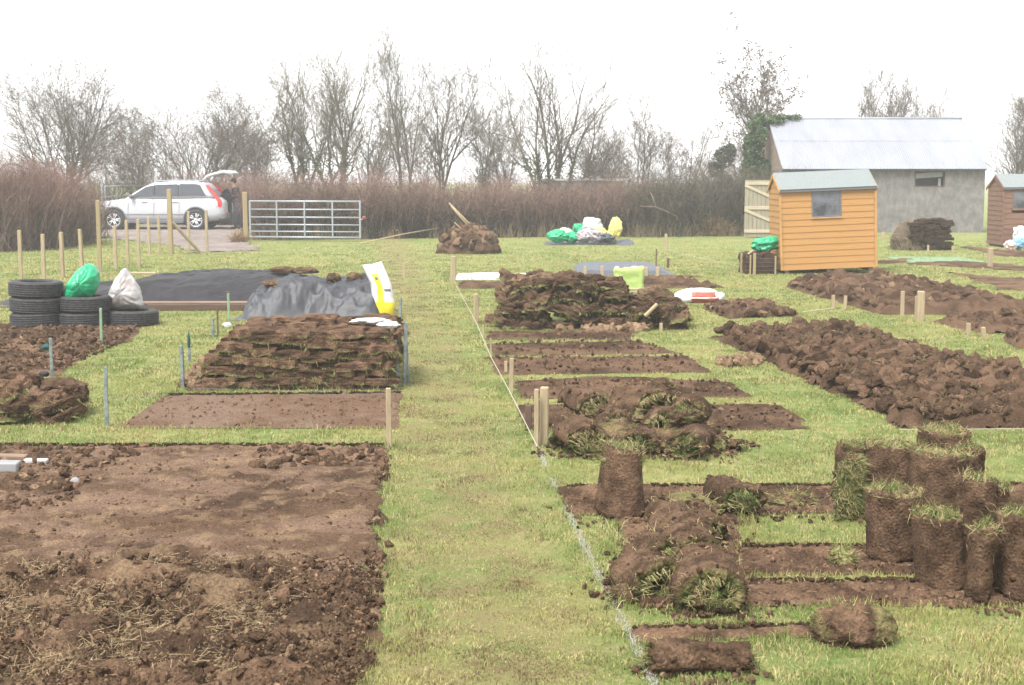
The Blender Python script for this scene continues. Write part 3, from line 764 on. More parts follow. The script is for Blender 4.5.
def turf_roll(px, py, seed, rz=0.0, stand=False, label='', group=None, tilt=(0, 0), zlift=0.0, cap=0, name='turf_roll', yoff=0.0, **kw):
    a, g, V = roll_geo(seed, flatb=not stand, **kw)
    w = kw.get('w', .34)
    if stand: tilt = (tilt[0] + J(.05), tilt[1] + J(.05))
    # the strip is turned upright for the rolls that stand on end
    base = Euler((tilt[0], (-math.pi / 2 if stand else 0) + tilt[1], 0)).to_matrix(); full = np.array(Euler((0, 0, rz)).to_matrix() @ base)
    zmin = (V @ full.T)[:, 2].min()
    p = G(px, py); loc = Vector((p[0], p[1] + yoff, 0.004 - zmin + zlift))
    q = Matrix(full.tolist()).to_euler()
    o = a.build(name, M['soil'], loc=loc, rot=q, smooth=True)
    cap = int(cap * 1.1)
    if cap:      # frayed grass over the upper end
        u = rng.uniform(0, 2 * math.pi, cap); rr = kw.get('R', .17) * np.sqrt(rng.random(cap)) * .95
        P = np.stack((np.full(cap, w / 2 - .012), rr * np.cos(u), rr * np.sin(u) * kw.get('squash', 1)), 1)
        E = P + np.stack((rng.uniform(.004, .028, cap), rng.normal(0, .024, cap), rng.normal(0, .024, cap)), 1)
        cc = np.where((rng.random(cap) < .72)[:, None], mixc(GR_S * .9, GR_B * .8, rng.random(cap)), mixc(GR_D * 1.0, GR_L * 1.1, rng.random(cap)))
        g.prisms(P, E, .0016, .0006, cc, cc)
    g.build('grass', M['blade'], parent=o)['kind'] = 'stuff'
    SPILL.append((p[0], p[1] + yoff, kw.get('R', .17) + .08, w))
    return tag(o, label, 'turf roll', group)
def turf_mound(px, py, rad, seed, label, group=None, name='turf_clump', rot=(0, 0, 0), z=None, green=.3, cat='turf', nb=120, amp=.3, y=None):
    mb = MB(); V, F = ico(5); V = V.copy()
    V = V * (1 + .10 * (2 * fbm(V + seed, 9, 3, seed + 1) - 1))[:, None] * (1 + amp * (2 * fbm(V + seed * 3.1, 1.8, 4, seed, .6) - 1))[:, None] * np.asarray(rad)
    V[:, 2] = np.maximum(V[:, 2], -rad[2] * .6)
    c = mixc(SOIL_D * 1.2, SOIL_L * 1.15, smooth(.3, .7, fbm(V + seed, 16, 3, seed)))
    c = mixc(c, mixc(GR_D, GR_S * .8, fbm(V, 22, 2, seed)), green * smooth(.45, .65, fbm(V + seed, 8, 3, seed + 3)))
    mb.add(V, F, c)
    if nb:
        i = rng.integers(0, len(V), nb); P = V[i]; nrm = P / (np.linalg.norm(P, axis=1)[:, None] + 1e-9)
        E = P + nrm * rng.uniform(.01, .04, (nb, 1)) + rng.normal(0, .015, (nb, 3)); cc = mixc(GR_D * 1.1, GR_S * .9, rng.random(nb))
        mb.prisms(P, E, .0028, .001, cc, cc)
    p = G(px, py); loc = (p[0], p[1], (rad[2] * .58 if z is None else z))
    if y is not None: q = AT(px, py, y); loc = tuple(q)
    o = mb.build(name, M['soil'], loc=loc, rot=rot, smooth=True)
    return tag(o, label, cat, group)

H2 = math.pi / 2
AF = 2.75
# upright roll at the path edge
turf_roll(622, 514, 3, rz=.2, stand=True, label='tall upright turf roll with a frayed grass cap beside the white line', R=.215, turns=1.7, w=.37, squash=.72, flare=-.26, tear=.012, lump=.06, cap=100, t=.04, tilt=(0, .03), rough=.007)
turf_mound(622, 459, (.115, .09, .05), 5, 'tuft of dry grass and roots crowning the lone upright roll', y=G(622, 514)[1], nb=300, green=.8, name='grass_tuft', cat='grass tuft')
# pile of rolls further up the path
PILE = 'rolls heaped beside the path posts'
turf_roll(585, 453, 11, rz=H2 + .15, label='large coiled turf roll at the front left of the heap, beside the two wooden posts', R=.185, turns=2.6, w=.32, squash=.82, dry=.7, nb=420, group=PILE)
turf_roll(640, 452, 12, rz=H2 - .1, label='sagging turf roll with a green hollow in the middle front of the heap', R=.16, turns=1.8, w=.36, squash=.75, dry=.2, nb=320, group=PILE)
turf_roll(690, 455, 13, rz=H2 - .35, label='arched turf roll with a grassy mouth at the right front of the heap', R=.18, turns=1.5, w=.4, squash=.78, dry=.3, nb=360, group=PILE)
turf_roll(588, 430, 14, rz=H2 + .3, label='shaggy dry roll behind the coiled one at the left of the heap', R=.16, turns=2.2, w=.36, squash=.9, dry=.75, nb=360, group=PILE, zlift=.1)
turf_roll(640, 436, 15, rz=H2 + .5, label='smooth brown folded turf topping the heap of rolls', R=.19, turns=.75, w=.34, squash=.8, dry=.8, nb=320, group=PILE, zlift=.12, a0=-.3)
turf_roll(688, 437, 16, rz=H2 - .15, label='open green-hearted roll at the upper right of the heap', R=.175, turns=1.3, w=.36, squash=.85, dry=.4, nb=420, group=PILE, zlift=.08)
turf_roll(722, 447, 17, rz=H2 + .7, label='flat tongue of turf trailing off the right end of the heap', R=.10, turns=1.2, w=.42, squash=.6, dry=.4, nb=100, group=PILE)
for q_, (px, py, R_, rz, zl, lb) in enumerate(((612, 441, .13, .2, .10, 'small curled turf bridging the two left rolls of the heap'), (664, 444, .13, -.1, .12, 'thin folded turf between the top and right rolls of the heap'),
        (708, 449, .12, .4, .0, 'low drooping fold at the right shoulder of the heap'), (620, 455, .11, .1, .0, 'small fold sagging at the front foot of the heap'))):
    turf_roll(px, py, 140 + q_, rz=H2 + rz, label=lb, R=R_, turns=.7, w=.28, squash=.85, a0=-.3, dry=.6, nb=200, group=PILE, t=.04, zlift=zl, tear=.03)
turf_mound(615, 446, (.2, .16, .12), 18, 'crumbled turf squeezed between the rolls of the heap', PILE)
turf_mound(665, 450, (.2, .12, .1), 19, 'broken dark sods between the two front rolls of the heap', PILE)
for i in range(16):
    px, py = rng.uniform(560, 715), rng.uniform(436, 455); p = G(px, py)
    put_slab(8 + int(rng.integers(0, 5)), (p[0], p[1] + .1, .05 + .16 * rng.random() * (1 - abs(px - 640) / 110)), (J(.5), J(.5), rng.uniform(0, 6)), tuple(rng.uniform(.45, .75, 3)), 'ragged scrap of turf jammed into the heap of rolls', 'turf scraps in the heap of rolls')
turf_mound(660, 392, (.12, .08, .08), 20, 'pale tan clod sitting behind the heap of rolls', green=.0)
# row of slumped rolls beside the line
ROW = 'slumped rolls in the row beside the white line'
turf_roll(713, 606, 21, rz=H2 - .12, label='nearest arched turf roll with a mouth full of green grass', R=.19, turns=1.3, w=.30, squash=.86, a0=-.35, dry=.45, nb=420, group=ROW, t=.06, tear=.012, rough=.010)
FOLDS = ((699, 590, .165, -.05, .03, 'second arched turf directly behind the nearest roll'), (690, 576, .16, .1, .05, 'third arched fold of turf counting back from the nearest roll'),
         (652, 594, .155, .35, .0, 'dark slumped fold at the front left of the row'), (664, 578, .15, .3, .05, 'brown fold leaning on the dark one at the left of the row'),
         (690, 560, .15, .25, .03, 'smooth brown hump of turf in the middle of the row'), (662, 562, .13, .5, .0, 'small ragged fold on the left of the middle hump'),
         (680, 546, .145, .2, .03, 'thin curled turf just behind the middle hump'), (704, 541, .13, .1, .0, 'flattened fold on the right toward the back of the row'),
         (674, 529, .125, .4, .0, 'ragged curl of turf toward the back left of the row'), (697, 523, .12, .15, .0, 'last low fold at the back of the row'))
for q_, (px, py, R_, rz, zl, lb) in enumerate(FOLDS):
    turf_roll(px, py, 110 + q_, rz=H2 + rz, label=lb, R=R_, turns=.62 + .12 * (q_ % 3), w=.27, squash=.88, a0=-.35 + .1 * (q_ % 2), dry=.55, nb=260, group=ROW, t=.045, zlift=zl, tear=.03, rough=.012, lump=.18)
turf_mound(690, 518, (.18, .14, .09), 26, 'ragged dry sod between the row and the upright roll', ROW, green=.5)
turf_roll(735, 511, 27, rz=H2 + .1, label='curled turf with a bright grassy inside at the far end of the row', R=.15, turns=1.15, w=.3, squash=.85, a0=-.2, dry=.4, nb=520, t=.04, group=ROW)
turf_mound(790, 508, (.14, .08, .06), 28, 'flat shaggy turf lying right of the far curled turf', ROW, green=.8, nb=260)
turf_mound(628, 600, (.09, .07, .05), 29, 'dark crumbled lump at the left foot of the row', ROW, green=.2)
# upright cluster on the right
CL = 'upright rolls clustered on the right'
U = dict(stand=True, group=CL, tear=.012, lump=.08)
turf_roll(838, 513, 31, rz=0, label='flared upright turf with its green side showing at the left of the cluster', R=.20, turns=.46, w=.33, squash=.8, a0=AF, dry=.42, nb=1300, cap=0, t=.05, gout=True, flare=-.3, **U)
turf_roll(850, 503, 30, rz=.1, label='brown upright turf curling behind the green-sided one', R=.14, turns=1.3, w=.34, squash=.8, cap=120, **U)
turf_roll(893, 508, 32, rz=.1, label='wide upright roll at the back left of the cluster', R=.20, turns=2.0, w=.35, squash=.9, cap=170, rough=.009, **U)
turf_roll(940, 520, 33, rz=.2, label='broad upright roll in the centre back of the cluster', R=.225, turns=2.0, w=.37, squash=.85, cap=170, rough=.009, **U)
turf_roll(942, 499, 34, rz=.1, label='tallest upright roll capped with dry grass at the rear of the cluster', R=.19, turns=2, w=.40, squash=.9, cap=260, rough=.009, **U)
turf_roll(967, 512, 35, rz=1.2, label='leaning dark turf flap on the right side of the rear roll', R=.10, turns=1.1, w=.36, squash=.6, cap=60, tilt=(.08, -.12), **U)
turf_roll(893, 560, 36, rz=.12, label='neat square-sided upright roll with a grass fringe, front left of the cluster', R=.16, turns=2.2, w=.34, squash=.9, cap=340, dry=.35, rough=.006, **U)
turf_roll(978, 538, 37, rz=.3, label='short upright roll behind the arched turf of the cluster', R=.13, turns=1.8, w=.28, squash=.9, cap=140, **U)
turf_roll(1000, 540, 38, rz=.5, label='small leaning piece of turf at the back right of the cluster', R=.07, turns=1.3, w=.26, squash=.8, cap=70, tilt=(.1, .06), **U)
# the arched one: a strip bent over a dark hollow
def arch(px0, px1, py, ztop, w, t, seed, label, leg=.0):
    p0, p1 = G(px0, py), G(px1, py); Wd = p1[0] - p0[0]; n_ = 60
    s_ = np.linspace(0, 1, n_); kn = (0, .18, .34, .5, .66, .82, 1)
    ox = np.interp(s_, kn, (0, .05, .16, .5, .86, .98, 1.0)); oz = np.interp(s_, kn, (0, .5, .94, 1.0, .97, .55, 0))
    ix = np.interp(s_, kn, (.36, .37, .42, .55, .68, .73, .74)); iz = np.interp(s_, kn, (0, .12, .25, .30, .26, .12, 0))
    nw = 22; u = np.linspace(0, 1, nw); V = []
    for i in range(n_):
        for k in range(nw): V.append((p0[0] + ox[i] * Wd, p0[1] + u[k] * w, oz[i] * ztop))
        for k in range(nw - 1, -1, -1): V.append((p0[0] + ix[i] * Wd, p0[1] + u[k] * w, iz[i] * ztop))
    V = np.array(V); m = 2 * nw
    base = np.array((p0[0] + Wd / 2, p0[1] + w / 2, 0))
    V = V + .012 * (2 * np.stack([fbm(V + 9 * k, 12, 3, seed + k) for k in range(3)], 1) - 1) + .03 * (2 * np.stack([fbm(V + 7 * k, 4, 2, seed + k) for k in range(3)], 1) - 1) + .012 * (2 * np.stack([fbm(V + 5 * k, 34, 3, seed + k + 3, .6) for k in range(3)], 1) - 1)
    V -= base
    F = [(i * m + k, i * m + (k + 1) % m, (i + 1) * m + (k + 1) % m, (i + 1) * m + k) for i in range(n_ - 1) for k in range(m)]
    F += [tuple(range(m - 1, -1, -1)), tuple((n_ - 1) * m + k for k in range(m))]
    mb = MB(); mb.add(V, F, mixc(SOIL_D * 1.25, SOIL_L * 1.15, smooth(.28, .72, fbm(V, 14, 4, seed, .65))))
    o = mb.build('turf_fold', M['soil'], loc=base, smooth=True); tag(o, label, 'turf roll', CL)
    g = MB(); i = rng.integers(2, n_ - 2, 420); k = rng.integers(0, nw, 420); topside = rng.random(420) < .35
    VV = V.reshape(n_, m, 3); P = VV[i, np.where(topside, k, m - 1 - k)]
    E = P + np.stack((rng.normal(0, .02, 420), rng.normal(-.01, .02, 420), np.where(topside, 1, -1) * rng.uniform(.01, .045, 420)), 1)
    keep = ~topside | (k > 18); P, E = P[keep], E[keep]; n2 = len(P); cc = mixc(GR_D, GR_S * .8, rng.random(n2))
    g.prisms(P, E, .0028, .001, cc, cc); g.build('grass', M['blade'], parent=o)['kind'] = 'stuff'
    return o
turf_roll(940, 586, 41, rz=.12, label='broad brown upright roll at the front, right of the neat square-sided one', R=.205, turns=1.8, w=.335, squash=.6, cap=25, tilt=(.05, -.13), rough=.007, flare=-.12, **U)
turf_roll(982, 603, 42, rz=.15, label='squat upright roll with long green blades at the front right of the cluster', R=.09, turns=1.5, w=.34, squash=.8, cap=60, dry=.3, nb=420, **U)
turf_roll(1026, 598, 43, rz=.1, label='upright roll cut by the right edge of the picture', R=.15, turns=2, w=.38, squash=.9, cap=120, dry=.3, nb=400, **U)
turf_mound(842, 566, (.06, .05, .06), 44, 'small grassy tuft left of the neat upright roll', green=.9, nb=160, name='grass_tuft', cat='grass tuft')
# two lone pieces in front
turf_roll(700, 671, 45, rz=.04, label='nearest single turf roll lying sideways on the grass by the white line', R=.105, turns=1.6, w=.39, squash=.85, dry=.4, nb=200, rough=.014)
turf_mound(853, 641, (.17, .13, .105), 46, 'low rounded turf roll alone on the grass below the cut strips', green=.45, nb=110, name='turf_roll', cat='turf roll', amp=.22)
for px, py, r_, sd, lb in ((250, 0, 0, 0, ''),):
    pass
# big bed: turned slices of soil, too many to count
mb = MB(); T_ = []
for k in range(10):
    V, F = subdiv_box((1, .62, .30), 5)
    L_ = np.linalg.norm(V / np.array((.5, .31, .15)), axis=1)[:, None]; V = V * (.58 + .42 * 1.05 / L_)
    V = V + .05 * (2 * np.stack([fbm(V + k * 3 + 5 * j, 7, 3, k + j + 9) for j in range(3)], 1) - 1) + .10 * (2 * np.stack([fbm(V + k * 3 + 5 * j, 2.2, 3, k + j) for j in range(3)], 1) - 1) * 1.6
    T_.append((V, F))
X = in_px([(718, 339), (830, 330), (1075, 397), (1075, 422), (905, 424), (888, 416)], 1250, .03); n = len(X)
s_ = .045 + .13 * rng.random(n) ** 2.0
s_ = np.where(rng.random(n) < .13, rng.uniform(.14, .22, n), s_); z = .04 + .06 * rng.random(n) + .05 * fbm(X, 2, 2, 3)
scatter(mb, T_, np.column_stack((X, z)), s_ * 1.25, soilcol(n, .75, 1.35, .0), tilt=.42)
X = in_px([(718, 339), (830, 330), (1075, 397), (1075, 427), (905, 428), (888, 418)], 8000, .03); n = len(X)
scatter(mb, CLODT1, np.column_stack((X, .02 + .10 * rng.random(n))), .008 + .045 * rng.random(n) ** 2.5, soilcol(n, .7, 1.3, .01))
n = 2600; i_ = rng.integers(0, len(X), n); P = np.column_stack((X[i_], .08 + .07 * rng.random(n))); E = P + rng.normal(0, .022, (n, 3)); cc = mixc(GR_S * .6, GR_D, rng.random(n)); mb.prisms(P, E, .0022, .001, cc, cc)
mb.build('turned_soil', M['soil'])['kind'] = 'stuff'
# heaps of tan dry clods
for nm, px, N, r0, r1, zz in (('tan_clods', [(712, 361), (760, 359), (768, 366), (720, 368)], 60, .02, .07, .03), ('tan_clods', [(178, 388), (205, 360), (215, 360), (196, 390)], 70, .02, .07, .03), ('tan_clods', [(555, 331), (640, 327), (660, 330), (600, 334)], 60, .03, .09, .03)):
    X = in_px(px, N); n = len(X); mb = MB()
    scatter(mb, CLODT, np.column_stack((X, np.full(n, zz))), rng.uniform(r0, r1, n), SOIL_T * rng.uniform(.8, 1.3, (n, 1)))
    mb.build(nm, M['soil'])['kind'] = 'stuff'
for i, (px, py, r_) in enumerate(((512, 289, .12), (524, 282, .13), (533, 279, .11), (546, 278, .16), (518, 293, .1), (538, 290, .1), (556, 291, .09), (597, 297, .11), (640, 305, .15), (620, 303, .12), (577, 294, .1))):
    q = AT(px, py, G(px, 330)[1] + .3); mb = MB(); mb.blob((0, 0, 0), (r_ * .75, r_ * .6, r_ * .5), i, .5, 1.8, 4, SOIL_T * .9, SOIL_T * .5)
    tag(mb.build('soil_lump', M['soil'], loc=q, smooth=True), 'tan lump of dry soil perched on the shaggy turf heap', 'soil lump', 'tan lumps on the shaggy heap')
# dry stalks turned up in the near bed
X = in_px([(-60, 585), (120, 572), (290, 570), (300, 600), (250, 690), (-60, 700)], 9500); n = len(X)
k = rng.random(n) < .10 + .88 * smooth(.45, .62, fbm(X, 2.4, 3, 61)); X = X[k]; n = len(X)
P = np.column_stack((X, .045 + rng.uniform(0, .05, n))); a = rng.uniform(0, 2 * math.pi, n); L_ = .012 + .10 * rng.random(n) ** 2.2
E = P + np.stack((np.cos(a) * L_, np.sin(a) * L_, rng.normal(0, .014, n) + .006), 1)
cc = mixc((.15, .105, .06), (.34, .26, .15), rng.random(n)); mb = MB(); mb.prisms(P, E, .0013, .0009, cc, cc)
mb.build('straw', M['blade'])['kind'] = 'stuff'

# crumbs spilled round the rolls
mb = MB()
for x, y, r_, w_ in SPILL:
    n = 130; a = rng.uniform(0, 6.283, n); q = r_ * (1 + .22 * rng.normal(size=n)); X = np.stack((x + np.cos(a) * q * 1.1, y + np.sin(a) * q * .9), 1)
    scatter(mb, CLODT1, np.column_stack((X, rng.uniform(.004, .02, n))), .004 + .02 * rng.random(n) ** 2.5, soilcol(n))
mb.build('soil_crumbs', M['soil'])['kind'] = 'stuff'

# dark cut lip of the lawn along the far edges of the stripped plots
mb = MB()
for x0, x1, y0, y1, dens in ((-70, 384, 446.5, 446.5, 170), (168, 400, 396, 394, 170), (566, 1075, 488, 486, 170), (738, 1075, 548, 548, 170), (642, 1000, 582.5, 583, 170), (634, 822, 631, 628, 170)):
    a, b = G(x0, y0), G(x1, y1); n = int(np.linalg.norm(b - a) * dens); t = rng.random(n)
    P = a + (b - a) * t[:, None] + np.stack((0 * t, .03 * (fbm(np.stack((t * 30, 0 * t), 1), 1, 3, 7) - .5) + rng.normal(0, .006, n)), 1)
    scatter(mb, CLODT1, np.column_stack((P, rng.uniform(.004, .022, n))), np.stack((rng.uniform(.012, .035, n), rng.uniform(.006, .012, n), rng.uniform(.008, .018, n)), 1), SOIL_D * rng.uniform(.7, 1.2, (n, 1)), tilt=.1)
    m_ = int(n * 2.2); t = rng.random(m_); P = a + (b - a) * t[:, None] + np.stack((0 * t, .01 + np.abs(rng.normal(0, .012, m_))), 1); c_, _ = lawn_col(P)
    blades(mb, np.column_stack((P, np.full(m_, .008))), rng.uniform(.02, .045, m_), .003, c_, .8)
mb.build('turf_edge', M['soil'])['kind'] = 'structure'
# ------------------------------------------------------------------ stakes and posts
def stake(px, py, pt, w, m, label, name='stake', lean=0.0, group=None, point=False, d=None, cat='stake', kids=None):
    p = G(px, py); Y = p[1]; top = AT(px, pt, Y).z
    mb = MB(); mb.box((w, (d or w), top + .05), (0, 0, top / 2 - .025), bev=w * .12)
    o = mb.build(name, M[m], loc=(p[0], p[1], 0), rot=(J(.015), lean + J(.012), J(.12)))
    return tag(o, label, cat, group)
FR = 'thin fence stakes before the track'
for px, py, pt in ((21, 278, 230), (44, 279, 234), (63, 278, 232), (82.5, 272, 229), (116, 269, 226), (128, 265, 220), (139, 267, 219), (149.5, 255, 217), (160, 254, 216), (189, 251, 211), (207, 252, 210)):
    stake(px, py, pt, .066, 'pale_wood', 'thin pale wooden stake in the unfinished fence row before the track', 'fence_stake', group=FR)
stake(100, 272, 200, .08, 'post_wood', 'tall brown fence post at the end of the left hedge', 'fence_post', cat='post')
r = empty('strainer_post', G3(171, 254)); tag(r, 'tall square post with a diagonal brace in front of the car', 'post')
zt = AT(171, 190, r.location.y).z
mb = MB(); mb.box((.11, .11, zt + .05), (0, 0, zt / 2), bev=.012); mb.build('post', M['post_wood'], r)
q = G(201, 253); mb = MB(); mb.tube([(.05, 0, .78), (q[0] - r.location.x, q[1] - r.location.y, 0)], .045, 6); mb.build('brace', M['pale_wood'], r)
stake(246, 243, 192, .125, 'post_wood', 'stout gate post at the hinge end of the metal gate', 'gate_post', cat='post')
for px, py, pt, w, m, lb in ((107, 427, 367, .028, 'grey_stake', 'blue-grey painted stake standing alone on the grass in front of the left beds'),
        (101.5, 345, 308, .03, 'green_stake', 'pale green stake in front of the tyres'),
        (183, 388, 345, .03, 'grey_stake', 'grey stake at the front left corner of the wide turf stack'),
        (213, 337, 318, .032, 'grey_stake', 'short grey stake at the back left of the wide turf stack'),
        (218, 337, 305, .018, 'brown_wood', 'thin brown cane beside the short grey stake'),
        (400, 330, 297, .028, 'grey_stake', 'grey stake behind the right end of the wide stack, near the yellow sack'),
        (404, 386, 322, .028, 'grey_stake', 'long grey stake at the right end of the wide stack'),
        (408, 384, 335, .022, 'grey_stake', 'thin outermost grey stake at the right end of the wide stack'),
        (399, 386, 340, .03, 'grey_stake', 'leaning blue-grey stake touching the right end of the wide stack'),
        (389, 447, 388, .036, 'pale_wood', 'pale wooden peg at the corner of the bare plot, left of the path'),
        (404, 277, 263, .05, 'pale_wood', 'short pale peg on the far left side of the path'),
        (453, 282, 256, .09, 'pale_wood', 'far pale peg where the string along the path begins'),
        (476, 323, 294, .06, 'pale_wood', 'weathered peg halfway up the string right of the path'),
        (483, 338, 325, .025, 'pale_wood', 'tiny peg at the corner of the thin soil strip'),
        (491, 358, 338, .02, 'pale_wood', 'thin peg beside the second soil strip'),
        (506, 373, 361, .03, 'pale_wood', 'low peg just left of the taller one by the third strip'),
        (511, 394, 358, .035, 'pale_wood', 'tall slim peg beside the third and fourth soil strips'),
        (528, 428, 405, .05, 'brown_wood', 'stubby dark brown peg left of the two posts by the heap of rolls'),
        (536.5, 447, 389, .033, 'pale_wood', 'narrow post of the pair beside the heap of rolls'),
        (544, 445, 387, .062, 'pale_wood', 'broad pale post of the pair beside the heap of rolls'),
        (666, 252, 234, .07, 'pale_wood', 'pale peg on the far grass right of the rubbish bags'),
        (656, 268, 249, .03, 'brown_wood', 'thin brown cane behind the blue-grey liner'),
        (668, 268, 258, .05, 'brown_wood', 'short dark peg at the right end of the blue-grey liner'),
        (661, 331, 323, .04, 'pale_wood', 'tiny peg before the right end of the shaggy heap'),
        (833, 309, 295, .045, 'pale_wood', 'slim peg behind the far end of the big dug bed'),
        (844.5, 310, 295.5, .045, 'pale_wood', 'slim leaning peg right of its twin behind the big dug bed'),
        (902, 317, 291, .05, 'pale_wood', 'slender post standing left of the wide one between the dug beds'),
        (916, 320, 296, .04, 'pale_wood', 'narrow stake touching the wide post between the dug beds'),
        (920, 321, 291, .095, 'pale_wood', 'wide pale post between the dug beds on the right'),
        (968, 335, 323, .045, 'pale_wood', 'small peg in front of the right-hand far bed'),
        (984, 338, 327, .05, 'pale_wood', 'small leaning peg at the right of the right-hand far bed'),
        (990, 267, 248, .09, 'pale_wood', 'pale post on the grass before the brown shed'),
        (928, 252, 245, .05, 'pale_wood', 'small pale stake before the left part of the dark turf stack'),
        (952.5, 253, 246, .05, 'pale_wood', 'small pale stake before the right end of the dark turf stack'),
        (883, 240, 232, .10, 'pale_wood', 'pale stump of a post right of the orange shed')):
    stake(px, py, pt, w, m, lb, lean={399: -.08, 404: .04, 844.5: .06, 984: -.12, 528: .02}.get(px, 0))
# stake with a teal rag, stake with a dark rag, stake with a cap
def ragged(px, py, pt, m, rag, ragm, label, rr):
    r = empty('stake', G3(px, py)); tag(r, label, 'stake'); zt = AT(px, pt, r.location.y).z
    mb = MB(); mb.box((.03, .03, zt), (0, 0, zt / 2), bev=.004); mb.build('shaft', M[m], r, rot=(0, 0, .3))
    mb = MB(); mb.blob(rag, rr, 4, .5, 1.6, 3); mb.build('rag', M[ragm], r, smooth=True)
ragged(52, 378, 338, 'grey_stake', (-.05, 0, .3), 'teal', 'grey stake with a dark teal rag tied round it on the left bed', (.045, .02, .03))
ragged(189.5, 362, 337, 'grey_stake', (0, -.01, .22), 'teal', 'stake wrapped in a teal rag left of the wide stack', (.014, .012, .09))
ragged(229, 325, 292, 'green_stake', (-.01, 0, .43), 'brown_wood', 'pale green stake with a brown knob before the grey sheet', (.03, .02, .012))
# strings and wires
def cord(pts, r, m, label, name='string'):
    mb = MB(); mb.tube(pts, r, 5); tag(mb.build(name, M[m]), label, 'string')
cord([G3(454, 281, .25), G3(476, 322, .2), G3(491, 357, .12), G3(511, 394, .12), G3(537, 446, .06)], .0035, 'string', 'pale string stretched along pegs on the right side of the path')
cord([G3(899, 429.5, .03), G3(1080, 428.5, .03)], .0035, 'string', 'yellowish string pegged along the near edge of the big dug bed')
cord([G3(183, 388, .22), G3(300, 391, .22), G3(404, 388, .22)], .0014, 'wire', 'thin wire strung across the face of the wide turf stack', 'wire')
cord([G3(118, 397, .03), G3(180, 396, .05), G3(402, 394, .05)], .0014, 'wire', 'lower wire along the foot of the wide turf stack', 'wire')
cord([G3(666, 250, .3), G3(745, 268, .05)], .004, 'string', 'faint pale string slanting across the far grass to the compost bin')
cord([G3(802, 312, .12), G3(834, 308, .2)], .006, 'string', 'short pale string tied to the slim pegs behind the big bed')

# ------------------------------------------------------------------ tyres and what lies on them
def make_tyre():
    r = empty('tyre')
    prof = []; R_, w_ = .325, .198
    for i in range(15):
        a = -2.15 + 4.3 * i / 14
        prof.append((R_ - .07 + .07 * np.sign(math.cos(a)) * abs(math.cos(a)) ** .45, w_ / 2 * np.sign(math.sin(a)) * abs(math.sin(a)) ** .55))
    prof = [(.20, -w_ * .36)] + prof + [(.20, w_ * .36)]
    # grooves in the tread
    n = 64; k = len(prof); V = []
    for i in range(n):
        a = 2 * math.pi * i / n
        for rr, z in prof: V.append((rr * math.cos(a), rr * math.sin(a), z))
    F = [(i * k + j, ((i + 1) % n) * k + j, ((i + 1) % n) * k + (j + 1) % k, i * k + (j + 1) % k) for i in range(n) for j in range(k)]
    mb = MB(); mb.add(V, F); mb.build('carcass', M['rubber'], r, smooth=True)
    mb = MB()
    for z in (-.07, -.042, -.014, .014, .042, .07):
        a = np.linspace(0, 2 * math.pi, 64, endpoint=False)
        mb.tube(np.stack((.3235 * np.cos(a), .3235 * np.sin(a), np.full(64, z)), 1), .0065, 5, closed=True)
    mb.build('tread', M['rubber'], r, smooth=True)
    return r
ty = make_tyre(); first = True
TL = {(29, 0): 'bottom tyre of the tallest stack, at the far left', (29, 1): 'middle tyre of the stack of three', (29, 2): 'top tyre of the stack of three, with nothing on it',
      (78, 0): 'bottom tyre under the green bag', (78, 1): 'upper tyre with the green bag lying on it', (125, 0): 'single tyre under the white sack'}
for px, py, nn in ((29, 330, 3), (78, 329, 2), (125, 327.5, 1)):
    for k in range(nn):
        o = ty if first else copy_tree(ty); first = False
        p = G(px, py); o.location = (p[0] + J(.008), p[1] + .3 + J(.015), .1 + .2 * k); o.rotation_euler = (J(.012), J(.015), rng.uniform(0, 6)); o.scale = (1.03, 1.03, 1)
        tag(o, TL[(px, k)], 'tyre', 'stacked old tyres')
YT = G(78, 329)[1] + .3

def sack_geo(rad, seed, shape=None, amp=.16, sc=1.7, sub=5, wr=.05):
    V, F = ico(sub); V = V.copy()
    n1 = 2 * fbm(V + seed * 2.7, sc, 3, seed) - 1
    n2 = 1 - 2 * np.abs(2 * fbm(V * np.array((1, 1, .35)) + .35 * np.stack([fbm(V + seed, 2, 2, k) for k in range(3)], 1) + seed, sc * 2.2, 2, seed + 3) - 1)
    V = V * (1 + amp * n1 + wr * n2)[:, None]
    if shape is not None: V = shape(V)
    return V * np.asarray(rad), F
def bag(name, loc, rad, m, seed, label, rot=(0, 0, 0), shape=None, group=None, cat='bag', flat=None, knot=None, **kw):
    V, F = sack_geo(rad, seed, shape, **kw)
    if flat is not None: V[:, 2] = np.maximum(V[:, 2], -rad[2] * flat)
    Rm = rotm(rot); zmin = (V @ Rm.T)[:, 2].min()
    mb = MB(); mb.add(V, F)
    loc = (loc[0], loc[1], loc[2] - zmin)
    o = mb.build(name, M[m] if isinstance(m, str) else m, loc=loc, rot=rot, smooth=True)
    return tag(o, label, cat, group)
def cone(V):       # narrows to the neck
    s_ = np.clip((V[:, 2] + .6) / 1.7, 0, 1); V = V.copy(); V[:, 0] = V[:, 0] * (1.12 - .92 * s_) - .12 * s_; V[:, 1] *= 1.1 - .8 * s_; V[:, 2] += .25 * np.clip(V[:, 2], 0, 1); return V
def folded(V):
    V = V.copy(); V[:, 0] += .55 * V[:, 2] * smooth(-1, 1, V[:, 2]); V[:, 0] *= 1 - .25 * smooth(.2, 1, -V[:, 2]); return V
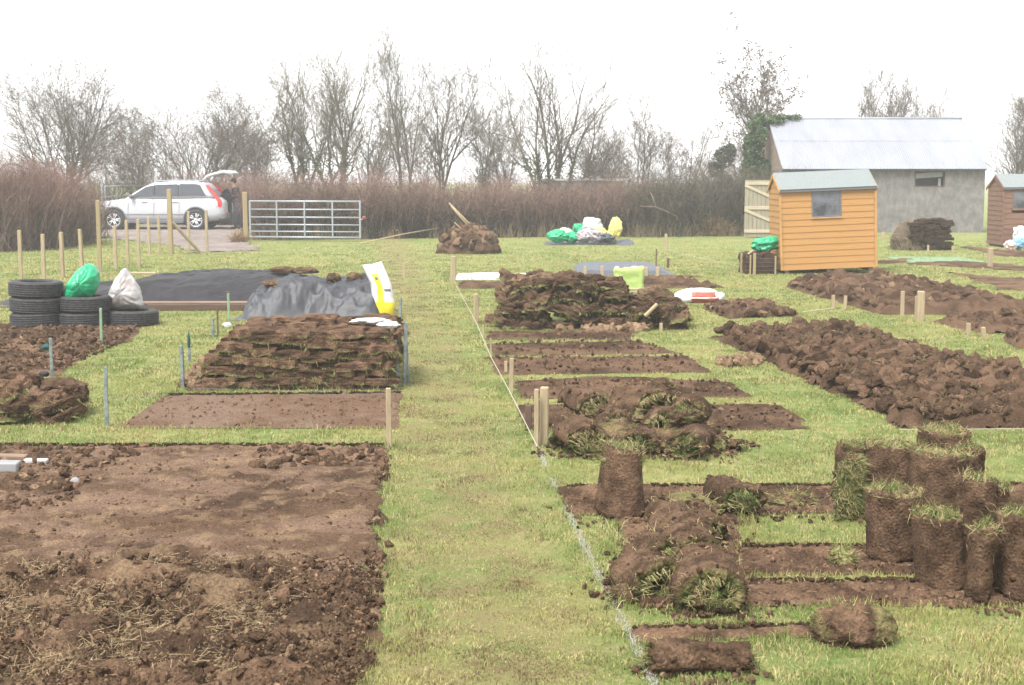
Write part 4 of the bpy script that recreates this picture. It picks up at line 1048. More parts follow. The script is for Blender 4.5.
def pillow(name, outline, Y, thick, m, seed, label, wr=.012, cat='bag', sc=9.0):
    """a stuffed bag: its own outline, inflated to a real thickness"""
    O = np.array([AT(x, y, Y) for x, y in outline]); c = O.mean(0); n = len(O)
    t = np.linspace(0, n, 72, endpoint=False); k = t.astype(int); f = (t - k)[:, None]
    a, b, c_, d_ = O[(k - 1) % n], O[k], O[(k + 1) % n], O[(k + 2) % n]
    R_ = .5 * ((2 * b) + (-a + c_) * f + (2 * a - 5 * b + 4 * c_ - d_) * f ** 2 + (-a + 3 * b - 3 * c_ + d_) * f ** 3)
    rad = np.sin(np.linspace(0, math.pi / 2, 18)[1:]); V = []
    for sg in (-1, 1):
        for r_ in rad:
            P = c + (R_ - c) * r_; P[:, 1] = Y + sg * thick * (1 - r_ ** 2.4) ** .5; V.append(P)
    V = np.concatenate(V + [np.array([[c[0], Y - thick, c[2]], [c[0], Y + thick, c[2]]])]) - np.array((c[0], Y, 0)); m_ = 72; h = len(rad); F = []
    for s0 in (0, h * m_):
        for i in range(h - 1):
            for q in range(m_):
                e = (q + 1) % m_; f_ = (s0 + i * m_ + q, s0 + (i + 1) * m_ + q, s0 + (i + 1) * m_ + e, s0 + i * m_ + e); F.append(f_ if s0 else f_[::-1])
    for q in range(m_):
        F.append((2 * h * m_, (q + 1) % m_, q)); F.append((2 * h * m_ + 1, h * m_ + q, h * m_ + (q + 1) % m_))
    W = V + .08 * np.stack([fbm(V + seed, 4, 2, seed + j) for j in range(3)], 1)
    ang = np.arctan2(W[:, 2] - c[2], W[:, 0]); rr = np.hypot(W[:, 2] - c[2], W[:, 0])
    n2 = 1 - 2 * np.abs(2 * fbm(np.stack((ang * 2.2, rr * 2.5, W[:, 1] * 2), 1) + seed, 1.6, 3, seed + 3) - 1)
    V[:, 1] += wr * 1.6 * n2 * np.sign(V[:, 1]); V += wr * (np.stack([fbm(V * sc, 1, 3, seed + 20 + j) for j in range(3)], 1) * 2 - 1) * 1.5
    mb = MB(); mb.add(V, F); return tag(mb.build(name, M[m], loc=(c[0], Y, 0), smooth=True), label, cat)
pillow('green_bag', [(64, 298), (65.5, 290), (71, 279), (79, 269), (87, 264), (94, 265.5), (99, 273), (98.5, 283), (95, 291), (90, 297), (78, 299)], YT, .17, 'green_bag', 4, 'bright green plastic bag slumped on the middle tyres', .016)
pillow('white_sack', [(107, 303), (110, 292), (115, 281), (120, 273), (124.5, 268), (129, 273), (134, 280), (139, 289), (142, 299), (141, 307), (126, 308), (110, 308)], G(125, 327)[1] + .3, .2, 'white_bag', 7, 'dirty white woven sack gathered to a point on the single tyre', .016, 'sack')

# ------------------------------------------------------------------ covered heaps
def sheet(name, x0, x1, y0, y1, hfun, m, label, res=.03, cat='sheet', seed=1, wr=.03, CR=.45):
    nx, ny = int((x1 - x0) / res) + 1, int((y1 - y0) / res) + 1
    X = np.stack(np.meshgrid(np.linspace(x0, x1, nx), np.linspace(y0, y1, ny)), -1).reshape(-1, 2)
    h = hfun(X)
    Xw = X + .5 * np.stack([fbm(X, 1.1, 2, seed + 11), fbm(X, 1.1, 2, seed + 12)], 1); f = 1 - 2 * np.abs(2 * fbm(Xw * np.array((.8, .8)), 1.9, 2, seed) - 1); f2 = 1 - 2 * np.abs(2 * fbm(X, 6, 3, seed + 5) - 1)
    z = np.maximum(.008, h + wr * (f + CR * f2 + .5 * CR * (1 - 2 * np.abs(2 * fbm(Xw, 4.2, 2, seed + 6) - 1))) * smooth(0, .12, h))
    V = np.column_stack((X, z)); V[:, 0] += .03 * (fbm(X, 2, 2, seed + 8) - .5); V[:, 1] += .12 * (fbm(X, 1.6, 3, seed + 9) - .5)
    F = (np.arange(ny - 1)[:, None] * nx + np.arange(nx - 1)[None]).ravel(); F = np.stack((F, F + 1, F + nx + 1, F + nx), 1)
    c = np.array(((x0 + x1) / 2, (y0 + y1) / 2, 0)); mb = MB(); mb.add(V - c, F)
    o = mb.build(name, M[m], loc=c, smooth=True)
    md = o.modifiers.new('thickness', 'SOLIDIFY'); md.thickness = .006
    return tag(o, label, cat)
a, b = G(-25, 308), G(312, 304)
yk = a[1] + 0.3
def hb(X):
    u = (X[:, 0] - a[0]) / (b[0] - a[0]); v = (X[:, 1] - a[1]) / 2.6
    top = np.interp(u, (0, .1, .35, .45, .62, .75, .9, 1), (.02, .1, .20, .30, .37, .38, .33, .26))
    return top * smooth(.02, .42, v) * smooth(1.02, .78, v) * smooth(0, .05, u) * smooth(1.0, .97, u)
sheet('black_sheet', a[0], b[0], a[1], a[1] + 2.6, hb, 'sheet_black', 'long black sheet spread over a low heap behind the tyres', .025, seed=3, wr=.06, CR=.22)
p, p2 = G(148, 311), G(262, 311)
mb = MB(); mb.box((p2[0] - p[0], .04, .09), bev=.005); tag(mb.build('timber_board', M['brown_wood'], loc=((p[0] + p2[0]) / 2, p[1], .05), rot=(.05, 0, .01)), 'long brown board along the front of the black sheet', 'board')
mb = MB(); mb.box((p2[0] - p[0] + .2, .10, .03), bev=.005); tag(mb.build('timber_board', M['board'], loc=((p[0] + p2[0]) / 2 - .1, p[1] + .10, .11), rot=(.1, 0, .02)), 'paler plank lying on top of the brown board', 'board')
q = AT(143, 275, a[1] + 2.0); mb = MB(); mb.box((.42, .12, .03), bev=.004); tag(mb.build('plank', M['pale_wood'], loc=q + Vector((0, 0, .03)), rot=(.05, .02, .1)), 'short pale plank lying on the far edge of the black sheet', 'plank')
a2, b2 = G(230, 321), G(385, 321)
def hg(X):
    u = (X[:, 0] - a2[0]) / (b2[0] - a2[0]); v = (X[:, 1] - a2[1]) / 1.5
    top = np.interp(u, (0, .12, .3, .55, .75, .92, 1), (.1, .30, .39, .39, .42, .40, .2))
    return top * smooth(.03, .34, v + .03 * np.sin(u * 9)) * smooth(1.0, .85, v) * smooth(0.02, .12, u) * smooth(.98, .93, u)
sheet('grey_sheet', a2[0], b2[0], a2[1], a2[1] + 1.5, hg, 'sheet_grey', 'shiny grey plastic sheet draped over a heap behind the wide turf stack', .018, seed=8, wr=.085, CR=.7)
yh = a2[1] + .75
q = AT(290, 288, yh); turf_mound(290, 284.5, (.36, .3, .07), 61, 'flat spread of brown soil weighing down the grey sheet', y=yh, nb=10, green=.1, name='soil_heap', cat='soil', amp=.45)
turf_mound(334, 278, (.105, .1, .075), 62, 'left of two dark round turf clods on the grey sheet', y=yh + .1, nb=30, green=.2)
turf_mound(354.5, 278, (.115, .1, .08), 63, 'right one of two dark round turf clods on the grey sheet, nearest the yellow sack', y=yh + .1, nb=30, green=.2)
for px, py, s1, lb in ((283, 270, 64, 'low dark clod behind the grey sheet, on the end of the black one'), (305, 271, 65, 'dark clod at the right end of the black sheet')):
    turf_mound(px, py, (.2, .12, .06), s1, lb, y=a[1] + 1.6, nb=10, green=.1)
# white and yellow sack standing on end
def yellow_sack():
    Y = G(378, 323)[1] + .55
    b0 = AT(379, 317, Y); r = empty('compost_sack', b0); r.location.z = .0
    tag(r, 'tall white sack with yellow panels leaning upright behind the grey sheet', 'sack')
    pts = [AT(x, y, Y) for x, y in ((370, 319), (392, 314), (394, 300), (393, 289), (382, 262), (362, 266), (372, 284), (373, 300))]
    # body: bulged pillow with a bent axis
    n, k = 22, 14; V = []; tt = np.linspace(0, 1, n)
    L0 = [AT(x, y, Y) for x, y in ((371, 324), (372.5, 304), (371, 284), (362.5, 265.5))]; R0_ = [AT(x, y, Y) for x, y in ((392, 322), (395, 304), (392, 286), (382, 262))]
    def ip(A, t): return Vector([np.interp(t, (0, .34, .68, 1), [p[i] for p in A]) for i in range(3)])
    uv = []
    for t in tt:
        l, rr = ip(L0, t), ip(R0_, t); dep = .07 * (1 - abs(2 * t - 1) ** 3) + .008
        for s_ in range(2 * k):
            u = s_ / k if s_ < k else 2 - s_ / k
            c = l.lerp(rr, u); e = dep * (4 * u * (1 - u)) ** .6
            V.append((c.x, c.y + (-e if s_ < k else e), c.z)); uv.append((u, t))
    V = np.array(V); V += .012 * (2 * np.stack([fbm(V, 9, 2, 5 + i) for i in range(3)], 1) - 1); V -= np.array(r.location)
    m = 2 * k; uv = np.array(uv)
    F = [(i * m + j, i * m + (j + 1) % m, (i + 1) * m + (j + 1) % m, (i + 1) * m + j) for i in range(n - 1) for j in range(m)]
    front = np.array([f[0] % m < k for f in F]); cu = np.array([(uv[f[0]] + uv[f[2]]) / 2 for f in F])
    yel = front & (((cu[:, 1] < .36) & (cu[:, 0] > .14)) | ((cu[:, 0] > .30) & (cu[:, 0] < .56) & (cu[:, 1] < .84)) & (cu[:, 0] < .75 - .4 * cu[:, 1] + .12))
    mk = front & (((np.abs(cu[:, 0] - .44) < .06) & (np.abs(cu[:, 1] - .80) < .03)) | ((cu[:, 0] > .66) & (cu[:, 0] < .92) & (np.abs(cu[:, 1] - .60) < .035)))
    F = np.array(F); mb = MB(); mb.add(V, F[~yel & ~mk], mi=0)
    for sel, mi in ((yel & ~mk, 1), (mk, 2)):
        mb.F.append(F[sel]); mb.M.append(np.full(sel.sum(), mi))
    mb.F.append(np.array([[(n - 1) * m + j for j in range(m)]])); mb.M.append(np.array([0]))
    mb.build('bag', [M['white_plastic'], M['yellow_plastic'], M['car_grey']], r, smooth=True)
yellow_sack()
turf_mound(378, 324, (.3, .2, .09), 66, 'brown crumbly soil heap at the foot of the yellow sack', nb=20, green=.15, name='soil_heap', cat='soil')
def rag(name, px, py, rad, m, seed, label, z=.02, cat='plastic', y=None, rot=(0, 0, 0)):
    V, F = sack_geo(rad, seed, None, .4, 2.2, 4, .1)
    p = G3(px, py, z) if y is None else AT(px, py, y)
    mb = MB(); mb.add(V, F); return tag(mb.build(name, M[m], loc=p, rot=rot, smooth=True), label, cat)
ys = G(300, 391)[1]
rag('white_plastic', 371, 320.5, (.17, .07, .025), 'white_plastic', 1, 'crumpled white plastic strip on the right rear of the wide stack', z=.575)
rag('white_plastic', 389, 325, (.10, .06, .03), 'white_plastic', 2, 'smaller crumpled white plastic at the far right of the wide stack', z=.575)
rag('white_plastic', 227, 325, (.05, .03, .03), 'white_plastic', 3, 'small white scrap at the foot of the pale green stake', z=.03)
rag('black_scrap', 385, 321, (.09, .07, .05), 'sheet_black', 4, 'crumpled black plastic scrap below the yellow sack', z=.06)
rag('black_scrap', 44, 374, (.045, .03, .025), 'sheet_black', 9, 'small black scrap at the foot of the rag-tied stake', z=.05)

# ------------------------------------------------------------------ boards and stones in the near plot
for px, py, L, wd, ht, rz, m, lb in ((8, 457, .26, .08, .035, .02, 'board', 'orange-brown timber offcut at the left edge of the near plot'), (36, 461, .155, .06, .03, .03, 'white_bag', 'short whitish offcut right of the timber in the near plot'),
                                 (2, 466, .22, .12, .06, .08, 'stone', 'pale grey slab lying before the timber in the near plot')):
    mb = MB(); mb.box((L, wd, ht), bev=.006); tag(mb.build('offcut', M[m], loc=G3(px, py, ht / 2 + .01), rot=(0, .03, rz)), lb, 'offcut')
for px, py, r_, m, s_ in ((75, 481, .022, 'stone', 1),):
    mb = MB(); mb.blob((0, 0, 0), (r_ * 1.4, r_, r_), s_, .3, 1.5, 3); tag(mb.build('stone', M[m], loc=G3(px, py, .02), smooth=True), 'small pale grey stone in the near plot, right of the slab', 'stone')

# ------------------------------------------------------------------ middle distance bits
a3, b3 = G(455, 280), G(552, 280)
sheet('white_sheet', a3[0], b3[0], a3[1], G(500, 274)[1], lambda X: .006 + 0.03 * fbm(X, 2, 3, 5) * smooth(a3[1], a3[1] + .4, X[:, 1]), 'white_plastic', 'white plastic sheet lying flat behind the shaggy turf heap', .05, seed=21, wr=.02)
# lime compost bag
def lime():
    Y = G(626, 296)[1]; p = AT(628, 290, Y); r = empty('compost_bag', (p.x, Y, 0)); tag(r, 'lime green square bag standing behind the shaggy heap', 'bag')
    V, F = subdiv_box((.46, .3, .40), 9); V[:, 2] += .24
    V += .035 * (2 * np.stack([fbm(V, 5, 3, 3 + k) for k in range(3)], 1) - 1) + .02 * (1 - 2 * np.abs(2 * np.stack([fbm(V, 10, 2, 8 + k) for k in range(3)], 1) - 1))
    V[:, 2] *= 1 + .08 * V[:, 0]
    mb = MB(); mb.add(V, F); mb.build('body', M['lime_bag'], r, smooth=True)
    mb = MB(); mb.blob((.1, 0, .45), (.06, .05, .035), 2, .4, 1.6, 3); mb.blob((-.18, 0, .45), (.04, .04, .03), 3, .4, 1.6, 3); mb.build('tie', M['white_plastic'], r, smooth=True)
lime()
Yp = G(650, 331)[1] + .55
for px, py, L, rz, m, lb in ((645, 289, .42, .1, 'pale_wood', 'upper of two pale planks beside the lime green bag'), (648, 293, .40, .02, 'pale_wood', 'lower of two pale planks beside the lime green bag')):
    mb = MB(); mb.box((L, .08, .025), bev=.004); q = AT(px, py, Yp); tag(mb.build('plank', M[m], loc=q, rot=(.02, -.03, rz)), lb, 'plank')
mb = MB(); mb.box((.22, .05, .03), bev=.004); tag(mb.build('batten', M['pale_wood'], loc=AT(651, 310, G(650, 331)[1] + .05), rot=(.2, -.75, .2)), 'short pale batten propped on the right end of the shaggy heap', 'batten')
for px, py, s_, lb in ((655, 297, 71, 'dark rounded roll of turf on the right end of the shaggy heap'), (667, 308, 72, 'low brown fold of turf at the far right of the shaggy heap')):
    turf_mound(px, py, (.24, .17, .13), s_, lb, y=G(650, 331)[1] + .35, green=.15, nb=40)
# white and red sack lying flat
def red_sack():
    p = G3(698, 302); r = tag(empty('plastic_sack', p), 'white plastic sack with red print lying flat on the grass', 'sack')
    V, F = sack_geo((.36, .24, .13), 6, lambda V: np.stack((np.sign(V[:, 0]) * np.abs(V[:, 0]) ** .75, np.sign(V[:, 1]) * np.abs(V[:, 1]) ** .7, np.maximum(V[:, 2], -.55)), 1), .12, 1.6, 5, .06)
    V[:, 2] += .075; c = V[F].mean(1); red = (c[:, 1] < -.02) & (c[:, 0] > -.13) & (c[:, 0] < .30) & (c[:, 2] < .17) & (fbm(c, 7, 2, 4) > .36) & ~((c[:, 2] > .075) & (c[:, 2] < .095))
    mb = MB(); mb.add(V, F[~red]); mb.F.append(F[red]); mb.M.append(np.full(red.sum(), 1)); mb.build('bag', [M['white_plastic'], M['red_print']], r, smooth=True)
    mb = MB(); mb.blob((.36, -.02, .1), (.05, .03, .05), 4, .4, 1.7, 3); mb.blob((-.37, -.05, .04), (.09, .06, .03), 5, .4, 1.7, 3); mb.build('tied_end', M['white_plastic'], r, smooth=True)
red_sack()
# bed with a blue-grey liner
a4, b4 = G(578, 275), G(672, 273)
sheet('pond_liner', a4[0], b4[0], a4[1], G(625, 266)[1], lambda X: .07 * smooth(a4[0], a4[0] + .25, X[:, 0]) * smooth(b4[0], b4[0] - .3, X[:, 0]) * smooth(a4[1] + .05, a4[1] + .3, X[:, 1]) + .004, 'liner', 'blue-grey liner stretched flat over a bed beyond the lime bag', .05, seed=31, wr=.02)
for px in (585, 602):
    stake(px, 276, 266, .06, 'pale_wood', 'short pale peg at the front of the blue-grey liner', group='pegs in front of the liner')
for px in (646, 657.5):
    stake(px, 277, 267, .07, 'pale_wood', 'short pinkish peg near the right end of the blue-grey liner', group='pegs at the right of the liner')
# rubbish bags on a dark sheet
Yb = G(590, 245)[1]
s_ = sheet('groundsheet', AT(545, 246, Yb).x, AT(634, 246, Yb).x, Yb - .1, Yb + 1.6, lambda X: .0 + .08 * smooth(Yb - .1, Yb + .4, X[:, 1]) * smooth(AT(600, 246, Yb).x, AT(634, 246, Yb).x, X[:, 0]) + .01 * fbm(X, 2, 2, 3), 'liner', 'dark grey sheet spread under the heap of rubbish bags', .06, seed=41, wr=.02)
for i, (px, py, rx, rz_, m, dy, lb) in enumerate(((557, 244, .26, .16, 'green_bag', .3, 'green plastic bag at the left end of the rubbish heap'), (566, 236, .22, .17, 'pink_bag', .8, 'pinkish white bag behind the left green one in the rubbish heap'),
        (572, 243, .18, .14, 'green_bag', .4, 'small green bag in the middle of the rubbish heap'), (579, 231, .16, .17, 'green_bag', 1.1, 'upright green bag at the back of the rubbish heap'),
        (592, 229, .27, .24, 'white_plastic', 1.0, 'big white bag topping the rubbish heap'), (601, 234, .16, .15, 'pale_yellow', .7, 'pale yellow bag at the right of the white one in the rubbish heap'),
        (585, 241, .22, .16, 'grey_bag', .3, 'grey bag in front of the rubbish heap'), (593, 239, .13, .15, 'white_plastic', .35, 'small white bag over the grey ones in the rubbish heap'),
        (596, 243, .24, .14, 'grey_bag', .2, 'second grey bag, right of the first in front of the rubbish heap'), (606, 244, .22, .11, 'liner', .2, 'dark blue-grey bag at the right front of the rubbish heap'))):
    q = AT(px, py, Yb + dy)
    bag('rubbish_bag', (q.x, q.y, max(.04, q.z - rz_)), (rx, .2, rz_), m, 50 + i, lb, rot=(0, J(.2), J(.5)), group='rubbish bags on the groundsheet', amp=.45, sc=2.3, wr=.16, sub=5)
q = AT(615, 240, Yb + .5); bag('feed_sack', (q.x, q.y, .04), (.17, .14, .33), 'pale_yellow', 71, 'upright yellow sack at the right end of the rubbish heap', rot=(0, .22, .2), amp=.35, sc=2.2, wr=.14, sub=5, cat='sack')
# compost bin with a green bag
def bin_():
    p = G3(757, 273); r = tag(empty('compost_bin', p), 'wire and timber compost bin full of turf beside the orange shed', 'compost bin')
    mb = MB(); V, F = subdiv_box((.60, .68, .40), 9); V[:, 2] += .20; V += .06 * (2 * np.stack([fbm(V, 6, 3, 3 + k) for k in range(3)], 1) - 1)
    mb.add(V, F, mixc(SOIL_D * .8, SOIL_L * .9, fbm(V, 12, 3, 4)) * .8); mb.build('filling', M['soil'], r)
    for x, w_, h in ((-.20, .03, .38), (-.12, .055, .42), (.29, .03, .36)):
        mb = MB(); mb.box((w_, .04, h), (x, -.385, h / 2), bev=.004); mb.build('post', M['post_wood'], r)
    mb = MB(); mb.box((.05, .05, .4), (-.30, .05, .2), bev=.004); mb.build('post', M['post_wood'], r)
    mb = MB(); mb.box((.30, .05, .035), bev=.004); mb.build('rail', M['post_wood'], r, loc=(-.2, -.24, .40), rot=(0, -.35, .9))
    mb = MB()
    for z in (.08, .16, .24, .32): mb.tube([(-.3, -.375, z), (.3, -.375, z + J(.01))], .003, 4)
    mb.build('wire', M['wire'], r)
bin_()
p = G3(757, 273); bag('green_bag', (p.x + .16, p.y + .05, .40), (.24, .16, .13), 'green_bag', 77, 'bright green bag lying on the compost bin by the shed', rot=(0, -.1, .2), amp=.45, sc=2.2, wr=.16)
# soil mound with broken timber
p = G3(469, 253); mb = MB()
V, F = ico(4); V = V.copy(); V = V * (1 + .3 * (2 * fbm(V, 2.2, 4, 5) - 1))[:, None] * np.array((.78, .6, .64)); V *= (1 + .16 * (2 * fbm(V, 7, 3, 8) - 1))[:, None]; V[:, 0] *= 1 - .35 * smooth(.1, .5, V[:, 2]); V[:, 2] = np.maximum(V[:, 2], -.02)
mb.add(V, F, mixc(SOIL_D, SOIL_L, smooth(.3, .7, fbm(V, 5, 3, 3)))); n = 320; X = rng.normal(0, .36, (n, 2)); r_ = np.hypot(X[:, 0] / .75, X[:, 1] / .6); X = X[r_ < .95]; r_ = r_[r_ < .95]; n = len(X)
scatter(mb, CLODT1, np.column_stack((X, .64 * np.sqrt(1 - r_ * r_) * (1 - .12 * r_))), rng.uniform(.05, .17, n), soilcol(n))
tag(mb.build('soil_mound', M['soil'], loc=p), 'dark soil mound with old timber stuck in it before the hedge', 'soil mound')
for (x0, y0), (x1, y1), rr, lb in (((479, 236), (449, 203), .03, 'long pale pole leaning out of the dark soil mound'), ((476, 237), (451, 206), .025, 'second thinner pole leaning beside the long one on the soil mound'), ((471, 240), (454, 222), .015, 'thin twig low on the left of the soil mound')):
    mb = MB(); mb.tube([AT(x0, y0, p.y), AT((x0 + x1) / 2 + 1, (y0 + y1) / 2, p.y - .1), AT(x1, y1, p.y - .2)], [rr, rr * .9, rr * .7], 6); tag(mb.build('timber_pole', M['pale_wood'], smooth=True), lb, 'pole')
# straw mound beside the dark stack
p = G3(908, 249.5); mb = MB(); V, F = ico(4); V = V.copy(); V = V * (1 + .25 * (2 * fbm(V, 2, 3, 8) - 1))[:, None] * np.array((.46, .55, .66)); V[:, 2] = np.maximum(V[:, 2], -.02)
mb.add(V, F, mixc((.10, .075, .048), (.045, .035, .024), fbm(V, 9, 3, 5))); i = rng.integers(0, len(V), 900); P = V[i]; E = P + rng.normal(0, .10, (900, 3)) + np.array((0, 0, -.03)); cc = mixc((.26, .20, .12), (.10, .075, .045), rng.random(900)); mb.prisms(P, E, .006, .003, cc, cc)
tag(mb.build('hay_heap', M['bark'], loc=p), 'rounded heap of old hay leaning on the dark turf stack', 'heap')
p0 = G3(950, 262); mb = MB(); sheet('garden_net', G(905, 262)[0], G(988, 262)[0], G(905, 263)[1], G(905, 257)[1], lambda X: .01 + 0 * X[:, 0], 'net_green', 'faint green netting laid flat on the grass before the dark turf stack', .1, 'netting', 51, .005)
for i, (px, py, rx, rz_, m, lb) in enumerate(((1010, 243, .10, .12, 'pink_bag', 'small pinkish bag at the corner of the brown shed'), (1020, 240, .22, .26, 'white_plastic', 'white rubbish bag by the brown shed at the right edge'), (1019, 248, .20, .13, 'blue_bag', 'blue bag in front of the white one by the brown shed'), (1030, 246, .15, .2, 'green_bag', 'green bag cut by the right edge beside the brown shed'))):
    q = G3(px, 250.5 if i in (0, 2) else 248); bag('rubbish_bag', (q.x, q.y, 0.0), (rx, .17, rz_), m, 90 + i, lb, rot=(0, J(.15), J(.5)), group='bags beside the brown shed', amp=.45, sc=2.3, wr=.16, sub=5)
# ------------------------------------------------------------------ garden sheds
def clad(mb, w, h0, h1, n, y, t=.016, axis='x', gable=None):
    """overlapping boards on a wall of width w in the local xz plane facing -y; each course a wedge"""
    ht = (h1 - h0) / n
    for i in range(n):
        z0, z1 = h0 + i * ht, h0 + (i + 1) * ht + .008
        x0, x1 = -w / 2, w / 2
        if gable and z1 > gable[0]:
            g0 = gable[0]
            def hw(z): return w / 2 * max(0.02, 1 - max(0, z - g0) / (gable[1] - g0))
            a0, a1 = hw(z0), hw(min(z1, gable[1]))
        else: a0 = a1 = w / 2
        V = [(-a0, y - t, z0), (a0, y - t, z0), (a1, y - .004, z1), (-a1, y - .004, z1), (-a0, y + .012, z0), (a0, y + .012, z0), (a1, y + .012, z1), (-a1, y + .012, z1)]
        mb.add(V, [(0, 1, 2, 3), (4, 7, 6, 5), (0, 4, 5, 1), (3, 2, 6, 7), (0, 3, 7, 4), (1, 5, 6, 2)])
def shed(px, py, W, D, eave, ridge, wood, trim, label, roll, rz, win, nb=13, name='garden_shed'):
    p = G3(px, py); r = empty(name, (p.x + W / 2, p.y + D / 2, .0), rot=(0, roll, rz)); tag(r, label, 'shed')
    z0 = .07
    mb = MB(); clad(mb, W, z0, eave, nb, -D / 2); clad(mb, W, z0, eave, nb, -D / 2)
    mb.F, mb.V, mb.C, mb.M, mb.n = [], [], [], [], 0
    wx, wz, ww, wh = win
    ht = (eave - z0) / nb
    for i in range(nb):
        a, b = z0 + i * ht, z0 + (i + 1) * ht + .008
        spans = [(-W / 2, W / 2)]
        if b > wz and a < wz + wh: spans = [(-W / 2, wx), (wx + ww, W / 2)]
        for s0, s1 in spans:
            V = [(s0, -.014, a), (s1, -.014, a), (s1, -.004, b), (s0, -.004, b), (s0, .012, a), (s1, .012, a), (s1, .012, b), (s0, .012, b)]
            V = [(x, y - D / 2 + J(.0006), z) for x, y, z in V]
            mb.add(V, [(0, 1, 2, 3), (4, 7, 6, 5), (0, 4, 5, 1), (3, 2, 6, 7), (0, 3, 7, 4), (1, 5, 6, 2)])
    mb.build('front_wall', M[wood], r)
    for nm, sgn in (('side_wall', -1), ('side_wall', 1)):
        mb = MB(); clad(mb, D - .02, z0, ridge - .03, nb + 3, 0, gable=(eave, ridge + .02))
        mb.build(nm, M[wood], r, loc=(sgn * W / 2, 0, 0), rot=(0, 0, -sgn * -math.pi / 2))
    mb = MB(); mb.box((W, .02, eave - z0), (0, D / 2, (eave + z0) / 2)); mb.build('back_wall', M[wood], r)
    mb = MB()
    for x in (-W / 2 - .008, W / 2 + .008):
        mb.box((.045, .045, eave - z0), (x, -D / 2 - .012, (eave + z0) / 2), bev=.004)
    mb.build('corner_trim', M[trim], r)
    sl_ = math.atan2(ridge - eave, D / 2); ln = math.hypot(ridge - eave, D / 2) + .09
    rf = empty('roof', (0, 0, 0)); rf.parent = r
    for sg in (-1, 1):
        mb = MB(); mb.box((W + .06, ln, .018), bev=.003)
        cy_, cz = sg * (D / 4 + .03 * 1), (eave + ridge) / 2 - .012
        mb.build('roof_sheet', M['felt'], rf, loc=(0, cy_, cz + .015), rot=(-sg * sl_, 0, 0))
        for x in (-W / 2 - .035, W / 2 + .035):
            mb = MB(); mb.box((.018, ln, .075), bev=.003); mb.build('barge_board', M[trim], rf, loc=(x, cy_, cz - .035), rot=(-sg * sl_, 0, 0))
    mb = MB(); mb.box((W + .06, .02, .035), bev=.003); mb.build('eave_edge', M['car_grey'], rf, loc=(0, -D / 2 - .055, eave - .05))
    wn = empty('window', (wx + ww / 2, -D / 2 - .005, wz + wh / 2)); wn.parent = r
    mb = MB()
    for sx in (-1, 1): mb.box((.03, .035, wh), (sx * (ww / 2 - .015), 0, 0), bev=.003)
    for sz in (-1, 1): mb.box((ww - .06, .035, .03), (0, 0, sz * (wh / 2 - .015)), bev=.003)
    mb.build('frame', M['car_grey'] if wood == 'shed_wood' else M[trim], wn)
    mb = MB(); mb.box((ww - .06, .006, wh - .06), (0, .004, 0)); mb.build('pane', M['shed_glass'], wn)
    mb = MB(); mb.box((ww + .04, .03, .025), (0, -.012, -wh / 2 - .012), bev=.003); mb.build('sill', M[trim], wn)
    mb = MB()
    for x in (-W / 2 + .1, 0, W / 2 - .1):
        mb.box((.09, D, .07), (x, 0, .034), bev=.004)
    mb.build('bearer', M['brown_wood'], r)
    return r
M['shed_glass'] = mat('painted_reflection_glass', (0.13, 0.135, 0.155), 0.12, nsc=2.6, namt=0.4, spec=0.5, col2=(0.022, 0.022, 0.027))  # reflection and dark interior painted into the pane as mottled colour
r = shed(781, 274, 1.84, 1.2, 1.66, 1.95, 'shed_wood', 'shed_trim', 'orange wooden shed with a grey felt roof and one square window, leaning slightly', RD(-2.4), 0.0, (-.32, 1.08, .58, .57))
r.location.z = .035; r.location.x += .02
shed(1002.5, 247.5, 1.84, 1.25, 1.62, 1.93, 'shed_brown', 'shed_brown', 'dark brown wooden shed cut off by the right edge of the picture', RD(-.6), 0.0, (-.70, 1.02, .72, .5), nb=11)
# pale boarded gate standing open behind the shed
def wood_gate():
    Y = G(760, 238)[1]; p = AT(744, 238, Y); q = AT(790, 238, Y); W = q.x - p.x; zt = AT(744, 180, Y).z
    r = tag(empty('wooden_gate', ((p.x + q.x) / 2, Y, 0)), 'pale boarded gate with diagonal braces standing behind the orange shed', 'gate')
    z0 = .03
    mb = MB(); n = 11
    for i in range(n): mb.box((W / n - .008, .022, zt - z0), (-W / 2 + W / n * (i + .5), .02, (zt + z0) / 2), bev=.003)
    mb.build('boards', M['gate_board'], r)
    for z in (zt - .1, zt * .52, z0 + .18):
        mb = MB(); mb.box((W, .03, .10), (0, -.006, z), bev=.004); mb.build('rail', M['gate_rail'], r)
    for za, zb in ((zt - .16, zt * .52 + .06), (zt * .52 - .06, z0 + .24)):
        mb = MB(); L = math.hypot(W, za - zb); mb.box((L, .028, .085), bev=.004); mb.build('brace', M['gate_rail'], r, loc=(0, -.006, (za + zb) / 2), rot=(0, math.atan2(za - zb, W), 0))
M['gate_board'] = mat('gate_boards', (0.21, 0.19, 0.138), 0.9, nsc=5, namt=0.2, stretch=(4, 4, .5))
M['gate_rail'] = mat('gate_rail', (0.33, 0.285, 0.20), 0.85, nsc=6, namt=0.2, stretch=(.6, 4, 4))
wood_gate()

